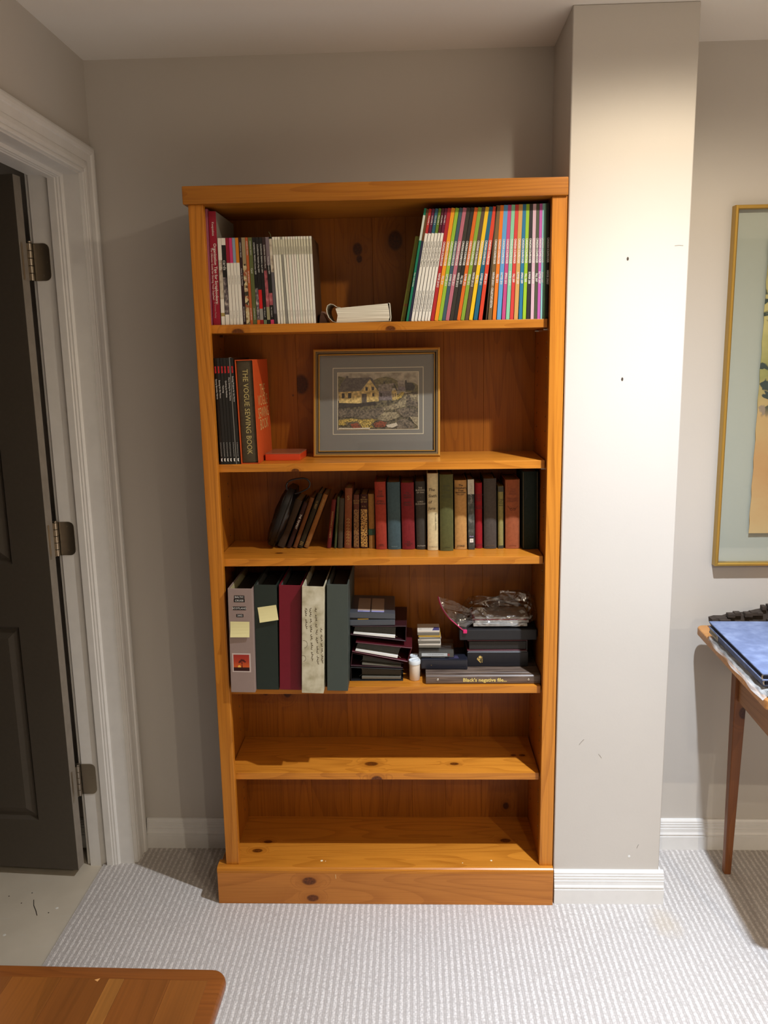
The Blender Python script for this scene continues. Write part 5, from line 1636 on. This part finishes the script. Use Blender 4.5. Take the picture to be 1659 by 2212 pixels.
full = B()
n_ = len(RO)
rings = []
prof = [(0.0075, tz - 0.0003), (0.0040, tz - 0.0010), (0.0012, tz - 0.0055), (0.0, tz - 0.0125), (0.0012, tz - 0.0195), (0.0040, tz - 0.0240), (0.0075, tz - 0.0250)]
for i in range(n_):
    x_, y_ = RO[i]
    a_, c_ = RO[(i - 1) % n_], RO[(i + 1) % n_]
    tx_, ty_ = c_[0] - a_[0], c_[1] - a_[1]
    l_ = math.hypot(tx_, ty_)
    nx_, ny_ = ty_ / l_, -tx_ / l_
    inx = max(-hx + brd, min(hx - brd, x_))
    iny = max(-hy + brd, min(hy - brd, y_))
    rings.append([(x_ - nx_ * d, y_ - ny_ * d, z_) for d, z_ in prof] + [(inx, iny, tz - 0.0250), (inx, iny, tz - 0.0003)])
full.loft(rings, closed=True)
full.build('top_border', wr, ct, smooth=True)
for sx_ in (-1, 1):
    for sy_ in (-1, 1):
        b = B()
        cx_, cy_ = sx_ * (hx - 0.055), sy_ * (hy - 0.055)
        b.loft([[(cx_ + q[0] * 0.016, cy_ + q[1] * 0.016, 0.0) for q in ((-1, -1), (1, -1), (1, 1), (-1, 1))], [(cx_ + q[0] * 0.024, cy_ + q[1] * 0.024, tz - 0.025) for q in ((-1, -1), (1, -1), (1, 1), (-1, 1))]])
        b.build('leg', wr2, ct, bevel=0.003)
for sy_ in (-1, 1):
    B().box(-hx + 0.08, hx - 0.08, sy_ * (hy - 0.055) - 0.010, sy_ * (hy - 0.055) + 0.010, tz - 0.095, tz - 0.025).build('apron', wr, ct)
for sx_ in (-1, 1):
    B().box(sx_ * (hx - 0.055) - 0.010, sx_ * (hx - 0.055) + 0.010, -hy + 0.08, hy - 0.08, tz - 0.095, tz - 0.025).build('apron', wr2, ct)
B().add([(0.018, 0.466, tz + 0.0001), (0.027, 0.470, tz + 0.0001), (0.025, 0.462, tz + 0.0001)], [(0, 1, 2)]).build('chip', rgb(205, 150, 90), ct)

# ------------------------------------------------------------------ side table at the right
st = thing('side_table', 'pine side table with tapered legs against the right-hand wall', 'table', (1.330, 0.225, 0), (0, 0, math.radians(-2.2)))
pw = wood('side_table_pine', 'x', (0.50, 0.23, 0.07, 1), (0.38, 0.15, 0.04, 1), rough=0.4, seed=41)
pl = wood('side_table_leg_shaded', 'z', (0.20, 0.070, 0.020, 1), (0.14, 0.044, 0.012, 1), (((0.112, -0.104, 0.50), 0.014),), rough=0.45, seed=43)  # leg colour darkened for the shade under the table top
tl_, td_, tz_ = 1.05, 0.535, 0.720
o2 = round_outline(tl_ / 2, td_ / 2, 0.022)
b = B()
b.prism([(p[0] + tl_ / 2, p[1] - td_ / 2) for p in o2], 'z', tz_ - 0.024, tz_)
b.build('table_top', pw, st, bevel=0.005, seg=3, limit=60)
for lx in (0.084, tl_ - 0.118):
    for ly in (-0.104, -td_ + 0.045):
        b = B()
        b.loft([[(lx + 0.005, ly + 0.006, 0), (lx + 0.024, ly + 0.006, 0), (lx + 0.024, ly + 0.027, 0), (lx + 0.005, ly + 0.027, 0)],
                [(lx, ly, 0.60), (lx + 0.034, ly, 0.60), (lx + 0.034, ly + 0.036, 0.60), (lx, ly + 0.036, 0.60)],
                [(lx, ly, tz_ - 0.024), (lx + 0.034, ly, tz_ - 0.024), (lx + 0.034, ly + 0.036, tz_ - 0.024), (lx, ly + 0.036, tz_ - 0.024)]])
        b.build('leg', pl, st, bevel=0.002)
for lx in (0.094, tl_ - 0.112):
    B().box(lx, lx + 0.018, -td_ + 0.082, -0.104, tz_ - 0.185, tz_ - 0.024).build('apron', wood('side_table_apron', 'y', (0.32, 0.14, 0.048, 1), (0.24, 0.095, 0.028, 1), rough=0.45, seed=44), st)
for ly in (-0.095, -td_ + 0.054):
    B().box(0.119, tl_ - 0.119, ly, ly + 0.018, tz_ - 0.185, tz_ - 0.024).build('apron', pw, st)

# albums lying on the side table
blue = bpy.data.materials.new('mottled_blue_suede')
t_ = NT(blue)
n1 = t_.n('TexNoise', None, Vector=t_.vmath('MULTIPLY', t_.obj(), (1.0, 1.0, 1)), Scale=26.0, Detail=5.0)
t_.set(t_.b, 'Base_Color', t_.ramp(n1.outputs[0], [(0.25, S(84, 94, 124)), (0.52, S(104, 116, 148)), (0.8, S(132, 144, 174))]))
t_.set(t_.b, 'Roughness', 0.85)
tbz = 0.720
film_d = bpy.data.materials.new('loose_clear_wrap')
t_ = NT(film_d)
t_.set(t_.b, 'Base_Color', (0.62, 0.61, 0.58, 1))
t_.set(t_.b, 'Roughness', 0.28)
nw = t_.n('TexNoise', None, Vector=t_.vmath('MULTIPLY', t_.obj(), (60, 9, 60)), Scale=1.5, Detail=3.0)
t_.set(t_.b, 'Alpha', t_.smooth(nw.outputs[0], 0.35, 0.7, 0.25, 0.75))
t_.bump(nw.outputs[0], 0.5, 0.004)
wa = thing('wrapped_album', 'black album in loose clear plastic wrap, bottom of the pile on the side table', 'album', (1.326, 0.092, tbz + 0.0004), (0, 0, math.radians(-1.6)))
B().box(0.004, 0.29, -0.385, -0.002, 0.0006, 0.0140).build('album', rgb(40, 40, 42, .4), wa, bevel=0.002, seg=2)
b = B()
rows = []
rw = random.Random(5)
wv_ = lambda i, f, p: math.sin(i * f + p)
for i in range(49):
    yy = 0.004 - 0.40 * i / 48
    g = i / 48
    rows.append([(0.05, yy, 0.0152), (0.010, yy, 0.0156), (-0.002 + 0.0012 * wv_(i, 0.7, 0), yy, 0.0122 + 0.0012 * wv_(i, 0.9, 1)), (-0.006 - 0.004 * g + 0.0018 * wv_(i, 0.5, 2), yy, 0.0055 + 0.001 * wv_(i, 1.1, 0)), (-0.008 - 0.008 * g + 0.0025 * wv_(i, 0.4, 1), yy, 0.0008)])
for i in range(48):
    for k in range(4):
        b.add([rows[i][k], rows[i][k + 1], rows[i + 1][k + 1], rows[i + 1][k]], [(0, 1, 2, 3)])
b.build('plastic_wrap', film_d, wa, smooth=True)
for k, (dx_, dy_, lb) in enumerate(((0.002, 0.022, 'lower mottled blue suede album on the side table, with a metal label holder'), (-0.004, 0.010, 'upper mottled blue suede album, top of the pile on the side table'))):
    z0 = tbz + 0.0166 + k * 0.0182
    ba = thing('blue_album', lb, 'album', (1.325 + dx_, 0.090 + dy_, z0), (0, 0, math.radians(-1.2 - 0.5 * k)), group='blue albums on the side table')
    B().box(0, 0.29, -0.375, 0.0, 0.0, 0.0040).build('bottom_cover', blue, ba, bevel=0.0016, seg=2)
    B().box(0, 0.29, -0.375, 0.0, 0.0138, 0.0178).build('top_cover', blue, ba, bevel=0.0016, seg=2)
    B().box(0.006, 0.285, -0.368, -0.007, 0.0042, 0.0136).build('page_block', rgb(34, 36, 58, .6), ba)
    if k == 0:
        B().box(-0.0004, 0.004, -0.37, -0.005, 0.0030, 0.0150).build('spine', blue, ba, bevel=0.001)
        b = B()
        for (p0, p1, q0, q1) in ((-0.075, -0.012, 0.0010, 0.0028), (-0.075, -0.012, 0.0132, 0.0150), (-0.075, -0.072, 0.0028, 0.0132), (-0.015, -0.012, 0.0028, 0.0132)):
            b.box(-0.0016, -0.0002, p0, p1, q0, q1)
        b.build('label_holder', M_NICK, ba)
        B().box(-0.0008, -0.0003, -0.072, -0.015, 0.0028, 0.0132).build('label_card', rgb(196, 190, 170, .6), ba)
        text(ba, 'JOURNAL', 0.0070, (-0.0011, -0.0435, 0.0080), INK_K, M3=Matrix(((0, 0, -1), (-1, 0, 0), (0, 1, 0))), sx=1.3)
    for yy in (-0.372,):
        B().tube([(0.002, yy, 0.004), (0.0, yy, 0.009), (0.002, yy, 0.0138)], 0.0020, 6).build('corner_binding', M_NICK, ba)

# carved dark ornament behind the albums
cvm = mat('carved_dark_wood', S(58, 48, 40), 0.8, var=0.35, vscale=70, bump=0.5)
orn = thing('carved_ornament', 'dark carved wooden relief lying at the back of the side table', 'ornament', (1.367, 0.190, tbz))
outl = [(0.0, 0.0), (-0.010, 0.020), (-0.012, 0.034), (0.002, 0.038), (0.025, 0.038), (0.042, 0.044), (0.055, 0.047), (0.090, 0.048), (0.118, 0.056), (0.140, 0.060), (0.165, 0.058), (0.190, 0.060), (0.260, 0.054), (0.320, 0.036), (0.330, 0.0)]
b = B()
b.loft([[(p[0], -0.030 + p[1] * 0.25, p[1]) for p in outl], [(p[0], 0.010, p[1] * 0.96) for p in outl]])
b.build('board', cvm, orn)
bumps = [(0.038, 0.046, 0.020, 0.012), (0.055, 0.050, 0.018, 0.011), (0.085, 0.048, 0.022, 0.013), (0.100, 0.051, 0.020, 0.012), (0.116, 0.050, 0.016, 0.010), (0.128, 0.066, 0.012, 0.012), (0.146, 0.068, 0.018, 0.014), (0.170, 0.060, 0.02, 0.012),
         (0.020, 0.030, 0.03, 0.014), (0.040, 0.022, 0.02, 0.012), (0.100, 0.026, 0.026, 0.012), (0.155, 0.028, 0.04, 0.018), (0.165, 0.048, 0.03, 0.010), (0.21, 0.04, 0.03, 0.016), (0.25, 0.03, 0.03, 0.014)]
for (ux, uz, uw, uh) in bumps:
    b = B()
    yb_ = -0.034 + uz * 0.25
    b.box(ux - uw / 2, ux + uw / 2, yb_ - 0.007, yb_ + 0.012, uz - uh / 2, uz + uh / 2)
    b.build('carving', cvm, orn, bevel=0.0022, seg=2)

# framed picture on the right-hand wall
wp = thing('wall_picture', 'large framed abstract landscape under glass hanging on the right-hand wall', 'picture', (1.72, YW - 0.0005, 0.8890))
brass = mat('satin_brass', S(186, 150, 72), 0.38, metal=0.7)
wfw, wfh = 0.684, 0.9700
wprof = [(0.0, 0.0), (0.0, -0.0240), (0.0012, -0.0265), (0.0060, -0.0270), (0.0085, -0.0255), (0.0100, -0.0225), (0.0100, 0.0)]
frame_rail(wp, wfw, wfh, wprof, [brass], [0] * len(wprof))
B().box(-wfw / 2 + 0.009, wfw / 2 - 0.009, -0.006, -0.001, 0.009, wfh - 0.009).build('mat_board', mat('pale_grey_green_mat', S(176, 180, 170), 0.85), wp)
pap = bpy.data.materials.new('abstract_landscape_paint')
t_ = NT(pap)
P_ = t_.obj()
szz = t_.n('SeparateXYZ', None, Vector=P_)
g_ = t_.smooth(szz.outputs[2], 0.05, 0.95)
wash = t_.n('TexNoise', None, Vector=t_.vmath('MULTIPLY', P_, (3, 1, 6)), Scale=3.0, Detail=4.0)
base_ = t_.ramp(t_.math('ADD', szz.outputs[2], t_.math('MULTIPLY', wash.outputs[0], 0.25)), [(0.20, S(206, 178, 128)), (0.40, S(196, 150, 98)), (0.55, S(198, 166, 112)), (0.68, S(150, 148, 88)), (0.80, S(196, 184, 120)), (0.95, S(170, 160, 110))])
bl_ = t_.n('TexNoise', None, Vector=t_.vmath('MULTIPLY', P_, (9, 1, 14)), Scale=1.4, Detail=5.0, Distortion=0.5)
msk = t_.math('MULTIPLY', t_.smooth(bl_.outputs[0], 0.56, 0.60), t_.smooth(szz.outputs[2], 0.38, 0.46))
col_ = t_.mix(msk, base_, S(44, 62, 60))
bl2 = t_.n('TexNoise', None, Vector=t_.vmath('MULTIPLY', P_, (12, 1, 10)), Scale=1.7, Detail=4.0)
msk2 = t_.math('MULTIPLY', t_.smooth(bl2.outputs[0], 0.62, 0.65), t_.smooth(szz.outputs[2], 0.30, 0.36))
col_ = t_.mix(msk2, col_, S(150, 132, 112))
t_.set(t_.b, 'Base_Color', col_)
t_.set(t_.b, 'Roughness', 0.85)
rp_ = random.Random(9)
edge = [(-0.250 + 0.0012 * math.sin(i * 2.1) + 0.004 * i / 30, 0.092 + 0.790 * i / 30) for i in range(31)]
pts = edge + [(0.26 - 0.0012 * math.sin(i * 1.7), 0.885 - 0.793 * i / 30) for i in range(31)]
B().prism(pts, 'y', -0.0150, -0.0135).build('painted_sheet', pap, wp)
B().box(-0.22, 0.23, -0.0134, -0.0062, 0.13, 0.84).build('spacer', rgb(180, 180, 172, .8), wp)
B().box(-wfw / 2 + 0.008, wfw / 2 - 0.008, -0.0215, -0.0200, 0.008, wfh - 0.008).build('glass_pane', glass_mat('wall_picture_glass', (0.985, 0.995, 0.99, 1)), wp)

flush_texts()
